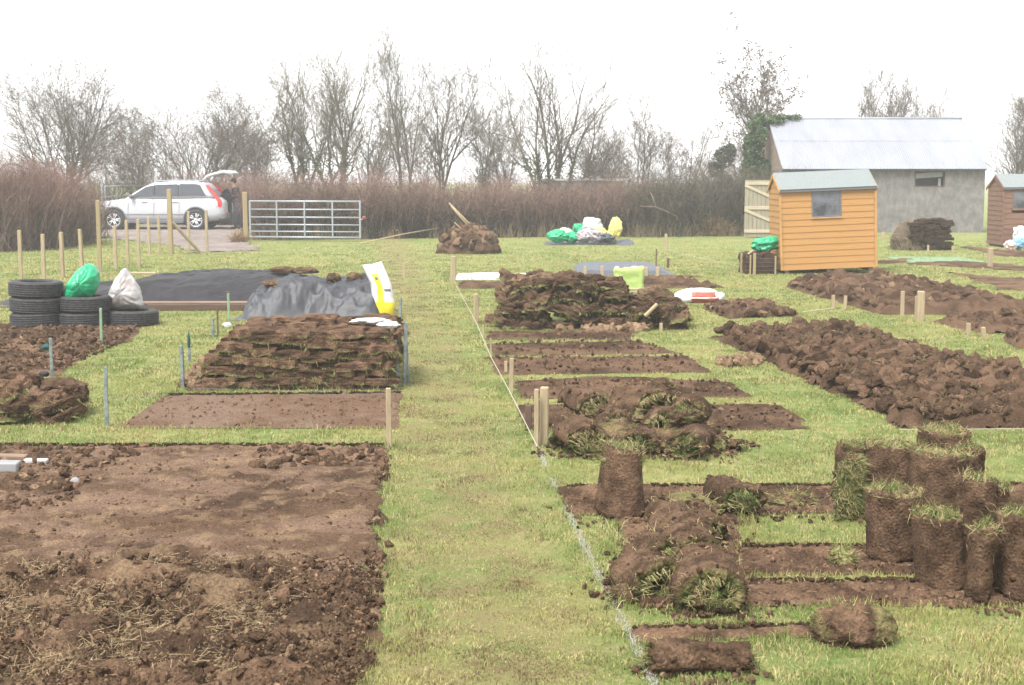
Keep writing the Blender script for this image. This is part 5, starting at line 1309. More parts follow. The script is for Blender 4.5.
# ------------------------------------------------------------------ barn
def barn():
    Y = G(880, 232.6)[1]; xl, xr = AT(780.5, 232, Y).x, AT(983, 232, Y).x; ze = AT(880, 165.5, Y).z
    W = xr - xl; hd = 2.72; D = 2 * hd; zr = AT(880, 119.5, Y + hd).z
    r = tag(empty('barn', ((xl + xr) / 2, Y, 0)), 'grey rendered barn with a pale corrugated roof and one small high opening', 'barn')
    X = lambda px: AT(px, 200, Y).x - (xl + xr) / 2
    ox0, ox1, oz0, oz1 = X(914), X(944.5), AT(930, 187, Y).z, AT(930, 171.2, Y).z
    mb = MB(); t = .25
    for x0, x1, za, zb in ((-W / 2, ox0, 0, ze), (ox1, W / 2, 0, ze), (ox0, ox1, 0, oz0), (ox0, ox1, oz1, ze)):
        mb.box((x1 - x0, t, zb - za), ((x0 + x1) / 2, t / 2, (za + zb) / 2))
    mb.build('front_wall', M['render'], r)
    mb = MB(); mb.box((W, t, ze), (0, D - t / 2, ze / 2)); mb.build('back_wall', M['render'], r)
    for sx in (-1, 1):
        x0 = sx * (W / 2 - .001); x1 = sx * (W / 2 - t); P = [(t, 0), (D - t, 0), (D - t, ze), (hd, zr - .06), (t, ze)]
        V = [(x0, y, z) for y, z in P] + [(x1, y, z) for y, z in P]; n = 5
        F = [tuple(range(n)), tuple(range(2 * n - 1, n - 1, -1))] + [(i, i + n, (i + 1) % n + n, (i + 1) % n) for i in range(n)]
        mb = MB(); mb.add(V, F); mb.build('gable_wall', M['stone_brown'] if sx < 0 else M['render'], r)
    # window: frame, slipped pale board, black panel painted in for the shaded inside
    wn = empty('window', ((ox0 + ox1) / 2, .06, (oz0 + oz1) / 2)); wn.parent = r; ww, wh = ox1 - ox0, oz1 - oz0
    mb = MB()
    for sx in (-1, 1): mb.box((.045, .06, wh), (sx * (ww / 2 - .022), 0, 0), bev=.004)
    for sz in (-1, 1): mb.box((ww - .09, .06, .04), (0, 0, sz * (wh / 2 - .02)), bev=.004)
    mb.build('frame', M['brown_wood'], wn)
    mb = MB(); mb.box((ww - .12, .02, .17), (0, .05, wh / 2 - .13), rot=(0, -.07, 0)); mb.build('slipped_board', M['stone'], wn)
    mb = MB(); mb.box((.09, .02, .26), (ww * .34, .03, -.11)); mb.build('shutter_slat', M['stone'], wn)
    mb = MB(); mb.box((ww - .09, .02, wh - .08), (0, .2, 0)); mb.build('pane', M['black'], wn)  # opaque black panel put in for the shade behind the opening
    # corrugated roof, two courses each side
    rf = empty('roof'); rf.parent = r
    sl_ = math.atan2(zr - ze, hd); ov = .22; Wd = W + .04
    n = int(Wd / .076) * 6; xs = np.linspace(-Wd / 2, Wd / 2, n); cor = .010 * np.sin(np.arange(n) * 2 * math.pi / 6)
    for side in (-1, 1):
        for c0, c1, lift in ((-ov, .52, 0), (.50, 1.0, .012)):
            rows = np.linspace(c0 if c0 < 0 else c0 * 1.0, c1, 6)
            V = []
            for s_ in rows:
                yy = s_ * hd if s_ >= 0 else s_; zz = ze + (yy / hd) * (zr - ze) + .02 + lift
                wob = .012 * (fbm(np.column_stack((xs, np.full(n, s_ * 2))), .8, 2, 4) - .5)
                V.append(np.column_stack((xs, np.full(n, yy if side < 0 else D - yy), zz + cor + wob)))
            V = np.concatenate(V); F = [(i * n + k, i * n + k + 1, (i + 1) * n + k + 1, (i + 1) * n + k) for i in range(5) for k in range(n - 1)]
            mb = MB(); mb.add(V, np.array(F)); o = mb.build('roof_sheet', M['tin'], rf); md = o.modifiers.new('t', 'SOLIDIFY'); md.thickness = .008
    a = np.linspace(0, math.pi, 7); mb = MB(); mb.tube([(-Wd / 2, hd, zr + .03), (Wd / 2, hd, zr + .03)], .055, 8); mb.build('ridge_cap', M['tin'], rf, smooth=True)
    mb = MB(); mb.box((Wd - .05, .02, .05), (0, -ov + .05, ze - .13)); mb.build('eave_batten', M['tin_edge'], rf)
    return r, (xl, xr, Y, ze, zr, hd)
_, (bxl, bxr, bY, bze, bzr, bhd) = barn()

# ------------------------------------------------------------------ metal gates
def field_gate(pa, pb, ztop, label, nbar=6, nup=3, name='field_gate', rr=.022, z0=.1):
    pa, pb = Vector(pa), Vector(pb); d = pb - pa; L = d.length
    r = tag(empty(name, (pa.x, pa.y, 0), math.atan2(d.y, d.x)), label, 'gate')
    gaps = np.linspace(0, 1, nbar) ** 1.15
    mb = MB()
    for x in (0.02, L - .02):
        mb = MB(); mb.box((.05, .05, ztop - z0), (x, 0, (ztop + z0) / 2), bev=.006); mb.build('end_post', M['galv'], r)
    for i, g in enumerate(gaps):
        z = z0 + .02 + g * (ztop - z0 - .04); mb = MB(); mb.tube([(.02, 0, z), (L - .02, 0, z)], rr * (1.25 if i in (0, nbar - 1) else 1), 8); mb.build('bar', M['galv'], r, smooth=True)
    for i in range(nup):
        x = L * (i + 1) / (nup + 1); mb = MB(); mb.box((.045, .012, ztop - z0), (x, -.03, (ztop + z0) / 2), bev=.003); mb.build('upright', M['galv'], r)
    mb = MB(); mb.tube([(L - .02, -.02, ztop * .55), (L + .07, -.02, ztop * .55)], .012, 6); mb.build('latch', M['galv'], r)
    return r
ga, gb = G3(250, 241), G3(361, 241); gb.y -= .5; gb.x *= (gb.y) / (gb.y + .5)
field_gate(ga, gb, 1.18, 'galvanised six-bar metal gate standing open along the hedge')
pa, pb = AT(106, 225, 53), AT(124, 225, 55); field_gate((pa.x, 53, 0), (pb.x + .5, 56.5, 0), 1.5, 'grey metal gate half hidden beyond the bonnet of the car', 5, 2, rr=.03)
mb = MB(); mb.tube([(0, 0, 0), (0, 0, 1.75)], .05, 8); tag(mb.build('gate_post', M['galv'], loc=(pa.x - .1, 53, 0)), 'round grey metal post by the half hidden gate', 'post')

# ------------------------------------------------------------------ car
def car():
    Y = G(155, 230.2)[1]; sc_ = 1.0
    r = tag(empty('parked_car', (AT(155, 229, Y).x, Y + .95, .0)), 'silver white estate off-roader with its tailgate raised, parked beyond the stakes', 'car')
    # half-section loft, x along the car (front at -x), y half width, near side is -y
    def loft(st, prof, name, m, smooth=True):
        V = []; n = None
        for s_ in st:
            ring = prof(*s_); n = len(ring); V += [(s_[0], y, z) for y, z in ring]
        k = len(st); F = [(i * n + j, i * n + (j + 1) % n, (i + 1) * n + (j + 1) % n, (i + 1) * n + j) for i in range(k - 1) for j in range(n)]
        F += [tuple(range(n - 1, -1, -1)), tuple((k - 1) * n + j for j in range(n))]
        mb = MB(); mb.add(V, F); return mb.build(name, m, r, smooth=smooth)
    def body_prof(x, zb, zt, hw):
        h = zt - zb
        R_ = [(hw * .80, zb), (hw * .97, zb + .10 * h), (hw, zb + .30 * h), (hw * 1.0, zb + .55 * h), (hw * .975, zb + .80 * h), (hw * .93, zb + .94 * h), (hw * .80, zt)]
        return R_ + [(-y, z) for y, z in R_[::-1]]
    loft([(-2.40, .42, .72, .66), (-2.36, .34, .86, .78), (-2.2, .28, .95, .88), (-1.9, .27, 1.0, .93), (-1.43, .27, 1.05, .945), (-1.0, .27, 1.10, .95), (-.4, .27, 1.12, .95), (.4, .27, 1.13, .95), (1.43, .27, 1.15, .95), (1.9, .29, 1.15, .935), (2.2, .34, 1.13, .90), (2.36, .40, 1.02, .86), (2.40, .44, .92, .82)], body_prof, 'body', M['car_paint'])
    def roof_prof(x, zb, zt, hw, ht):
        R_ = [(hw, zb), (hw - (hw - ht) * .45, zb + (zt - zb) * .5), (ht + .02, zt - .06), (ht - .06, zt - .012), (ht * .5, zt + .006)]
        return R_ + [(-y, z) for y, z in R_[::-1]]
    loft([(-1.08, 1.06, 1.09, .86, .80), (-.8, 1.06, 1.28, .87, .76), (-.45, 1.06, 1.50, .88, .70), (-.1, 1.07, 1.65, .89, .68), (.5, 1.08, 1.69, .89, .69), (1.2, 1.09, 1.685, .89, .69), (1.68, 1.1, 1.63, .88, .68), (1.86, 1.1, 1.45, .87, .72), (2.12, 1.1, 1.14, .85, .80)], roof_prof, 'roof', M['car_paint'])
    # side windows set a hair proud of the tumblehome
    def sidey(z): return .885 - (z - 1.08) * .29
    for sg in (-1, 1):
        for poly in ([(-.86, 1.15), (-.05, 1.17), (-.05, 1.56), (-.32, 1.50)], [(.03, 1.17), (.78, 1.18), (.78, 1.60), (.03, 1.58)], [(.86, 1.18), (1.78, 1.20), (1.58, 1.56), (1.45, 1.60), (.86, 1.61)]):
            P = [(x, sg * (sidey(z) + .022), z) for x, z in poly]; Q = [(x, y - sg * .02, z) for x, y, z in P]; n = len(P)
            F = [tuple(range(n)), tuple(range(2 * n - 1, n - 1, -1))] + [(i, i + n, (i + 1) % n + n, (i + 1) % n) for i in range(n)]
            mb = MB(); mb.add(P + Q, F); mb.build('side_window', M['glass'], r)
        for x in (-.01, .82):
            mb = MB(); mb.box((.05, .016, .42), (x, sg * (sidey(1.38) + .013), 1.38), rot=(sg * .29, 0, 0)); mb.build('pillar', M['black'], r)
        # arches, wheels, cladding
        for x in (-1.43, 1.43):
            a = np.linspace(-.25, math.pi + .25, 18); mb = MB(); pts = np.stack((x + .42 * np.cos(a), np.full(18, sg * .93), .38 + .42 * np.sin(a)), 1)
            mb.tube(pts, .035, 6); mb.build('wheel_arch', M['car_grey'], r, smooth=True)
            mb = MB(); mb.tube([(x, sg * .72, .37), (x, sg * .955, .37)], .405, 28); mb.build('arch_liner', M['black'], r)
        mb = MB(); mb.box((2.0, .03, .10), (0, sg * .945, .30), bev=.01); mb.build('sill', M['car_grey'], r)
        mb = MB(); mb.box((2.1, .025, .045), (0, sg * .957, .56), bev=.008); mb.build('rubbing_strip', M['stone'], r)
        for x in (-.35, .72):
            mb = MB(); mb.box((.2, .03, .035), (x, sg * .945, .99), bev=.01); mb.build('door_handle', M['car_paint'], r)
        for x in (-.92, -.02, .86):
            mb = MB(); mb.box((.012, .006, .62), (x, sg * .952, .76), rot=(0, .03, 0)); mb.build('door_gap', M['car_grey'], r)
        mb = MB(); mb.blob((-.78, sg * 1.0, 1.17), (.09, .11, .075), 3, .08, 1, 3); mb.build('wing_mirror', M['car_grey'], r, smooth=True)
        mb = MB(); mb.tube([(-.05, sg * .62, 1.68), (.1, sg * .62, 1.725), (1.4, sg * .62, 1.725), (1.6, sg * .62, 1.66)], .018, 6); mb.build('roof_rail', M['galv'], r, smooth=True)
        # tall red tail lamp
        P = [(1.76, 1.56), (1.84, 1.57), (2.18, 1.20), (2.34, 1.0), (2.33, .80), (2.20, .82), (2.20, 1.0), (2.09, 1.18)]; n = len(P)
        yy = lambda x, z: .90 if z < 1.1 else sidey(z) + .03
        V = [(x, sg * yy(x, z), z) for x, z in P] + [(x, sg * (yy(x, z) - .12), z) for x, z in P]
        F = [tuple(range(n)), tuple(range(2 * n - 1, n - 1, -1))] + [(i, i + n, (i + 1) % n + n, (i + 1) % n) for i in range(n)]
        mb = MB(); mb.add(V, F); mb.build('tail_lamp', M['red_lamp'], r)
        mb = MB(); mb.blob((-2.2, sg * .74, .80), (.14, .10, .09), 3, .05, 1, 3); mb.build('headlight', M['glass'], r, smooth=True)
    mb = MB(); mb.box((.30, 1.72, .26), (2.33, 0, .48), bev=.06); mb.build('rear_bumper', M['car_grey'], r)
    mb = MB(); mb.box((.03, .2, .05), (2.475, -.7, .60)); mb.build('reflector', M['red_lamp'], r)
    mb = MB(); mb.box((.08, 1.5, .10), (-2.38, 0, .62), bev=.02); mb.build('grille', M['car_grey'], r)
    def wheel(x, sg):
        wh = empty('wheel', (x, sg * .86, .36)); wh.parent = r
        a = np.linspace(0, 2 * math.pi, 36, endpoint=False); prof = [(.235, -.115), (.31, -.12), (.352, -.10), (.36, -.05), (.36, .05), (.352, .10), (.31, .12), (.235, .115)]
        V = [(rr * math.cos(t), z, rr * math.sin(t)) for t in a for rr, z in prof]; n = len(prof)
        F = [(i * n + j, i * n + (j + 1) % n, ((i + 1) % 36) * n + (j + 1) % n, ((i + 1) % 36) * n + j) for i in range(36) for j in range(n)]
        mb = MB(); mb.add(V, F); mb.build('tyre', M['rubber'], wh, smooth=True)
        mb = MB(); yo = sg * .095; mb.tube(np.stack((.235 * np.cos(a), np.full(36, yo), .235 * np.sin(a)), 1), .02, 6, closed=True)
        for k in range(10):
            t = 2 * math.pi * (k // 2) / 5 + (.2 if k % 2 else -.2); mb.tube([(.05 * math.cos(t), yo, .05 * math.sin(t)), (.23 * math.cos(t * 1.0), yo, .23 * math.sin(t))], [.026, .016], 5)
        mb.tube([(0, yo - sg * .02, 0), (0, yo + sg * .02, 0)], .055, 12); mb.build('rim', M['alloy'], wh, smooth=True)
        mb = MB(); mb.tube([(0, sg * .02, 0), (0, sg * .04, 0)], .23, 24); mb.build('brake_disc', M['car_grey'], wh)
    for x in (-1.43, 1.43):
        for sg in (-1, 1): wheel(x, sg)
    # raised tailgate: frame with a glass
    tg = empty('tailgate', (0, 0, 0)); tg.parent = r
    P = [(1.66, 1.70), (1.78, 1.86), (1.98, 1.93), (2.35, 2.02), (2.52, 2.0), (2.66, 1.93)]
    for sg in (-1, 1):
        mb = MB(); mb.tube([(x, sg * .60, z) for x, z in P], [.05, .055, .055, .06, .07, .05], 8); mb.build('frame', M['car_paint'], tg, smooth=True)
    V = [(x, sg * .60, z - .01) for x, z in P[1:4] for sg in (-1, 1)]; mb = MB(); mb.add(V, [(0, 1, 3, 2), (2, 3, 5, 4)]); o = mb.build('pane', M['glass'], tg); o.modifiers.new('t', 'SOLIDIFY').thickness = .01
    V = [(x, sg * .60, z + .01) for x, z in P[3:] for sg in (-1, 1)]; mb = MB(); mb.add(V, [(0, 1, 3, 2), (2, 3, 5, 4)]); o = mb.build('panel', M['car_paint'], tg); o.modifiers.new('t', 'SOLIDIFY').thickness = .05
    mb = MB(); mb.box((.03, 1.5, .75), (2.0, 0, 1.0), rot=(0, -.2, 0)); mb.build('boot_shade_panel', M['black'], r)  # black slab stands for the shade inside the open boot
    return r
car()

# ------------------------------------------------------------------ person at the boot, in profile facing the car (-x)
def skin(name, verts, edges, radii, m, parent, loc=(0, 0, 0), sub=2):
    me = bpy.data.meshes.new(name); me.from_pydata(verts, edges, []); me.update()
    o = bpy.data.objects.new(name, me); COL.objects.link(o); o.parent = parent; o.location = loc
    o.modifiers.new('skin', 'SKIN')
    lay = me.skin_vertices[0] if me.skin_vertices else None
    if lay is None:
        bm = bmesh.new(); bm.from_mesh(me); bm.verts.layers.skin.verify(); bm.to_mesh(me); bm.free(); lay = me.skin_vertices[0]
    for i, rr in enumerate(radii):
        lay.data[i].radius = rr if isinstance(rr, tuple) else (rr, rr); lay.data[i].use_root = (i == 0)
    s_ = o.modifiers.new('sub', 'SUBSURF'); s_.levels = sub; s_.render_levels = sub
    for mm in (m if isinstance(m, list) else [m]): me.materials.append(mm)
    return o
def person():
    p = G3(237, 229); r = tag(empty('person', p), 'person in a black jacket and jeans standing at the open boot holding a dark coat', 'person')
    # joints: x forward is -x; y sideways
    Jn = dict(pel=(.03, 0, .95), waist=(.02, 0, 1.1), chest=(-.02, 0, 1.32), neck=(-.07, 0, 1.50), head0=(-.10, 0, 1.57), head1=(-.13, 0, 1.66), head2=(-.12, 0, 1.73))
    V = []; E = []; Rr = []
    def add(c, rad, par=None):
        V.append(c); Rr.append(rad)
        if par is not None: E.append((par, len(V) - 1))
        return len(V) - 1
    pel = add((.04, 0, .95), (.09, .11)); wa = add((.02, 0, 1.1), (.09, .11), pel); ch = add((-.02, 0, 1.3), (.105, .14), wa); nb_ = add((-.05, 0, 1.44), (.08, .10), ch); nk = add((-.075, 0, 1.50), .055, nb_)
    h0 = add((-.10, 0, 1.57), (.075, .065), nk); h1 = add((-.115, 0, 1.645), (.098, .078), h0); h2 = add((-.10, 0, 1.71), (.08, .068), h1)
    for sg in (-1, 1):
        sh = add((-.03, sg * .17, 1.40), .068, ch); el = add((-.02, sg * .25, 1.13), .048, sh); wr = add((-.22, sg * .20, 1.08), .034, el); ha = add((-.28, sg * .18, 1.09), (.022, .036), wr)
        for f in range(4): a_ = add((-.33, sg * (.15 + .018 * f), 1.10 - .006 * f), .0095, ha); add((-.355, sg * (.15 + .017 * f), 1.07 - .004 * f), .0085, a_)
        th = add((-.285, sg * .135, 1.12), .011, ha); add((-.31, sg * .115, 1.12), .0095, th)
        hp = add((.04 + .02 * sg, sg * .09, .86), .075, pel); kn = add((.01 + .05 * sg, sg * .10, .50), .062, hp); an = add((.06 + .07 * sg, sg * .10, .10), .043, kn); to = add((-.05 + .07 * sg, sg * .11, .035), (.036, .045), an); add((-.13 + .07 * sg, sg * .115, .032), (.028, .04), to)
    b = skin('body', V, E, Rr, M['skin'], r)
    def cloth(nm, pts, rad, m, extra=()):
        V = []; E = []; Rr2 = []
        for ch_ in [zip(pts, rad)] + [zip(a, bb) for a, bb in extra]:
            prev = None
            for c, q in ch_:
                hit = [i for i, v in enumerate(V) if v == c]
                if hit: i = hit[0]
                else: V.append(c); Rr2.append(q); i = len(V) - 1
                if prev is not None: E.append((prev, i))
                prev = i
        return skin(nm, V, E, Rr2, m, r)
    cloth('jacket', [(.045, 0, .84), (.03, 0, .98), (.02, 0, 1.12), (-.02, 0, 1.3), (-.05, 0, 1.445), (-.07, 0, 1.485)], [(.165, .185), (.15, .17), (.135, .16), (.15, .185), (.09, .12), (.07, .075)], M['cloth_navy'],
          [([(-.02, 0, 1.3), (-.03, s_ * .175, 1.40), (-.02, s_ * .255, 1.13), (-.20, s_ * .205, 1.085)], [(.15, .185), .085, .068, .052]) for s_ in (-1, 1)])
    cloth('trousers', [(.03, 0, 1.02), (.04, 0, .88)], [(.125, .145), (.14, .16)], M['jeans'], [([(.04, 0, .88), (.04 + .02 * s_, s_ * .095, .80), (.01 + .05 * s_, s_ * .10, .50), (.055 + .07 * s_, s_ * .10, .06)], [(.14, .16), .11, .085, .08]) for s_ in (-1, 1)])
    for s_ in (-1, 1):
        cloth('boot', [(.06 + .07 * s_, s_ * .10, .2), (.06 + .07 * s_, s_ * .10, .055), (-.06 + .07 * s_, s_ * .11, .045), (-.14 + .07 * s_, s_ * .115, .04)], [.058, .058, (.045, .052), (.036, .046)], M['boot'])
    mb = MB(); Vh, F = ico(3); Vh = Vh * np.array((.112, .092, .095)); Vh[:, 2] = np.where((Vh[:, 0] < -.055) & (Vh[:, 2] < .03), .03 + .2 * Vh[:, 2], Vh[:, 2]); mb.add(Vh, F); mb.build('hair', M['hair'], r, loc=(-.085, 0, 1.70), smooth=True)
    mb = MB(); mb.blob((-.215, 0, 1.645), (.022, .016, .028), 1, .05, 1, 2); mb.blob((-.20, 0, 1.605), (.012, .026, .008), 2, .05, 1, 2)
    for s_ in (-1, 1): mb.blob((-.095, s_ * .083, 1.65), (.022, .012, .034), 3, .05, 1, 2)
    mb.build('face', M['skin'], r, smooth=True)
    mb = MB()
    for s_ in (-1, 1): mb.blob((-.198, s_ * .034, 1.668), (.010, .013, .008), 1, .0, 1, 2)
    mb.build('eyes', M['hair'], r, smooth=True)
    # dark coat hanging from the hands
    V, F = sack_geo((.21, .17, .46), 9, lambda V: V * (1 + .25 * smooth(.3, -1, V[:, 2]))[:, None] * np.array((1, 1, .98)), .14, 1.8, 5, .08)
    mb = MB(); mb.add(V, F); tag(mb.build('dark_coat', M['cloth_navy'], loc=(p.x - .36, p.y - .12, .95), rot=(0, .12, 0), smooth=True), 'dark navy coat held up by the person behind the car', 'coat')
person()
# ------------------------------------------------------------------ bare trees
def uv3(a, b): return (a[0] + b[0], a[1] + b[1], a[2] + b[2])
def nrm(a):
    l = math.sqrt(a[0] * a[0] + a[1] * a[1] + a[2] * a[2]) + 1e-9; return (a[0] / l, a[1] / l, a[2] / l)
def tree(name, px, ptop, spread_px, Y, stems, seed, label, group=None, lean=0.0, dens=1.0, start=.30, rtr=.10, up=.14, ang=(.35, .80), leafy=0, ivy=0, tint=(1, 1, 1), cat='tree', twig=.0054, fan=1.0, lvls=3):
    dens *= 1.04
    R_ = random.Random(seed); base = AT(px, 230, Y); sc_ = Y and FPX / (Y * CT)
    H_ = AT(px, ptop, Y).z * 1.07; spread = spread_px / (FPX / Y)
    segs = {0: [], 1: []}; tips = []
    def branch(p, d, L, r, lv):
        n = (9, 6, 4, 3)[lv]; st = L / n; q = p
        wob = (.10, .16, .22, .28)[lv]; tr = (up * .25, up * .5, up * .45, .12)[lv]
        for i in range(n):
            d = nrm((d[0] + R_.gauss(0, wob), d[1] + R_.gauss(0, wob), d[2] + R_.gauss(0, wob) * .6 + tr))
            q2 = (q[0] + d[0] * st, q[1] + d[1] * st, q[2] + d[2] * st)
            r0, r1 = r * (1 - .82 * i / n), r * (1 - .82 * (i + 1) / n)
            segs[0 if lv == 0 else 1].append((q, q2, max(r0, twig * .7), max(r1, twig * .5)))
            t = (i + 1) / n
            if lv < lvls and t > (start, .15, .1)[lv] * (1 if lv else 1):
                for _ in range(2 if R_.random() < (.95, .75, .55)[lv] * dens else 1):
                    if R_.random() > .95 * dens + .1: continue
                    a = R_.uniform(*ang) * (1.0 if lv else .95); ph = R_.uniform(0, 6.283)
                    e = nrm((R_.gauss(0, 1), R_.gauss(0, 1), R_.gauss(0, 1) * .6)); dt = e[0] * d[0] + e[1] * d[1] + e[2] * d[2]
                    e = nrm((e[0] - dt * d[0], e[1] - dt * d[1], e[2] - dt * d[2])); ca, sa = math.cos(a), math.sin(a)
                    nd = (d[0] * ca + e[0] * sa, d[1] * ca + e[1] * sa, d[2] * ca + e[2] * sa)
                    branch(q2, nd, L * R_.uniform(.36, .60) * (1.15 - .50 * t), max(r1 * .62, twig), lv + 1)
            q = q2
        if lv == lvls: tips.append(q)
    for k in range(stems):
        a = 6.283 * (k + R_.random() * .6) / stems; f = (R_.uniform(.35, 1.0) if stems > 1 else .12) * fan
        tx, ty = math.cos(a) * spread * f, math.sin(a) * spread * f * .6; hh = H_ * R_.uniform(.80, .97) * (1 - .22 * f * f)
        d = nrm((tx * .75 + lean * hh, ty * .75, hh)); L = math.sqrt(tx * tx + ty * ty + hh * hh) * .93
        b = (R_.gauss(0, .05 if stems > 1 else 0), R_.gauss(0, .05 if stems > 1 else 0), -.05)
        branch(b, d, L, rtr * R_.uniform(.75, 1.1), 0)
    r = tag(empty(name, (base.x, Y, 0)), label, cat, group); tint = np.array(tint)
    for k, nm in ((0, 'trunk'), (1, 'crown')):
        A = segs[k]
        if not A: continue
        P0 = np.array([s_[0] for s_ in A]); P1 = np.array([s_[1] for s_ in A]); r0 = np.array([s_[2] for s_ in A]); r1 = np.array([s_[3] for s_ in A])
        g = rng.uniform(.8, 1.2, (len(A), 1)); c = np.array((.090, .080, .064)) * tint * g if k == 0 else np.array((.105, .088, .072)) * tint * g
        mb = MB(); mb.prisms(P0, P1, r0, r1, c, c, 5 if k == 0 else 3); mb.build(nm, M['bark'], r)
    if leafy:
        T_ = np.array(tips); T_ = T_[rng.random(len(T_)) < leafy]; P = np.repeat(T_, 9, 0) + rng.normal(0, .055, (len(T_) * 9, 3))
        mb = MB(); mb.leaves(P, rng.uniform(.03, .06, len(P)), np.array((.085, .062, .042)) * rng.uniform(.7, 1.3, (len(P), 1))); mb.build('dead_leaves', M['leaf'], r)
    if ivy:
        P = []
        for s_ in segs[0]:
            if s_[0][2] < ivy: P.append(np.array(s_[0]) + (np.array(s_[1]) - np.array(s_[0])) * rng.random((140, 1)) + rng.normal(0, .10, (140, 3)))
        P = np.concatenate(P); mb = MB(); mb.leaves(P, rng.uniform(.03, .055, len(P)), mixc((.028, .045, .014), (.06, .08, .03), rng.random(len(P)))); mb.build('ivy', M['leaf'], r)
    return r
TG = (.95, 1.0, .85)
tree('bare_tree', 68, 68, 66, 57, 10, 1, 'broad round-headed bare tree at the far left', start=.28, rtr=.075, ang=(.4, .9), fan=1.1, up=.07)
tree('bare_tree', 205, 96, 84, 58, 9, 2, 'wide low many-stemmed bare tree behind the car', start=.25, rtr=.06, ang=(.4, .85), fan=1.05, up=.07)
tree('bare_tree', 300, 68, 28, 57, 3, 3, 'left of the paired tall ivy-trunked trees behind the gate', rtr=.085, ivy=3.0, tint=TG, up=.24, fan=.8)
tree('bare_tree', 338, 60, 34, 56, 4, 4, 'right of the paired tall ivy-trunked trees behind the gate', rtr=.095, ivy=2.6, tint=TG, up=.24, fan=.8)
tree('bare_tree', 404, 54, 26, 57, 4, 5, 'slender upright bare tree behind the hedge, left of the path line', rtr=.06, up=.28, fan=.75, tint=TG, dens=.85)
tree('bare_tree', 441, 62, 32, 55, 3, 6, 'bare tree with upswept branches right above the dark soil mound', rtr=.075, up=.2, fan=.8)
tree('bare_tree', 481, 94, 20, 58, 2, 7, 'shorter bare tree between the mound tree and the tallest tree', rtr=.055, ivy=1.9, fan=.7)
tree('bare_tree', 552, 40, 74, 54, 7, 8, 'tallest open bare tree with many fanned stems behind the rubbish bags', rtr=.085, ivy=2.3, up=.08, start=.3, fan=1.3, dens=.78)
tree('bare_tree', 645, 108, 24, 57, 3, 9, 'small crooked bare tree right of the tallest one', rtr=.05, up=.15, fan=.9, dens=.85)
tree('bare_tree', 690, 120, 26, 58, 4, 10, 'low bare tree before the dark evergreen bush', rtr=.045, up=.15, dens=.8)
tree('bare_tree', 762, 62, 46, 56, 5, 12, 'bare tree with clusters of dead leaves rising over the ivy', rtr=.085, leafy=.2, dens=.75, start=.3, fan=.95, twig=.0085)
tree('bare_tree', 846, 66, 18, 60, 2, 13, 'thin upright tree poking above the barn roof', rtr=.10, up=.25, twig=.007, dens=.8, ivy=3.7)
tree('bare_tree', 872, 88, 40, 61, 4, 14, 'slanting bare tree leaning right above the barn roof', rtr=.09, lean=.35, twig=.007, dens=.9, up=.12)
tree('bare_tree', 932, 95, 7, 60, 1, 15, 'lone twig-like sapling above the right of the barn roof', rtr=.03, dens=.4)
tree('bare_tree', 1020, 98, 34, 55, 6, 16, 'bare tree at the right edge behind the brown shed', rtr=.06, ang=(.3, .7), start=.2)
for px, pt, sp, st, sd, lb in ((140, 112, 30, 4, 51, 'thin grey tree in the gap between the far-left tree and the wide one'), (256, 104, 26, 3, 52, 'slight bare tree just left of the paired ivy-trunked trees'), (370, 92, 26, 3, 53, 'slight bare tree just right of the paired ivy-trunked trees'),
        (508, 98, 26, 3, 54, 'low thin tree at the left foot of the tallest tree'), (606, 112, 28, 4, 55, 'low thin tree at the right foot of the tallest tree'), (905, 84, 26, 3, 56, 'bare tree rising over the right half of the barn roof')):
    tree('bare_tree', px, pt, sp, 60, st, sd, lb, rtr=.055, ang=(.4, .85), up=.1, dens=.9)
SH = 'scrubby bushes behind the hedge'
for i, (px, pt, sp) in enumerate(((25, 150, 34), (112, 140, 36), (142, 128, 30), (168, 150, 32), (245, 128, 36), (268, 118, 20), (372, 122, 30), (425, 125, 26), (500, 130, 28), (600, 128, 36), (622, 145, 30), (664, 138, 36), (715, 148, 30), (738, 140, 24))):
    tree('bare_shrub', px, pt, sp, 53.5 + (i % 3) * 1.2, 6, 30 + i, 'tangled leafless shrub in the scrub behind the hedge', SH, rtr=.022, start=.2, ang=(.4, .9), up=.08, dens=.62, twig=.006, cat='shrub', tint=(.9, .85, .8))

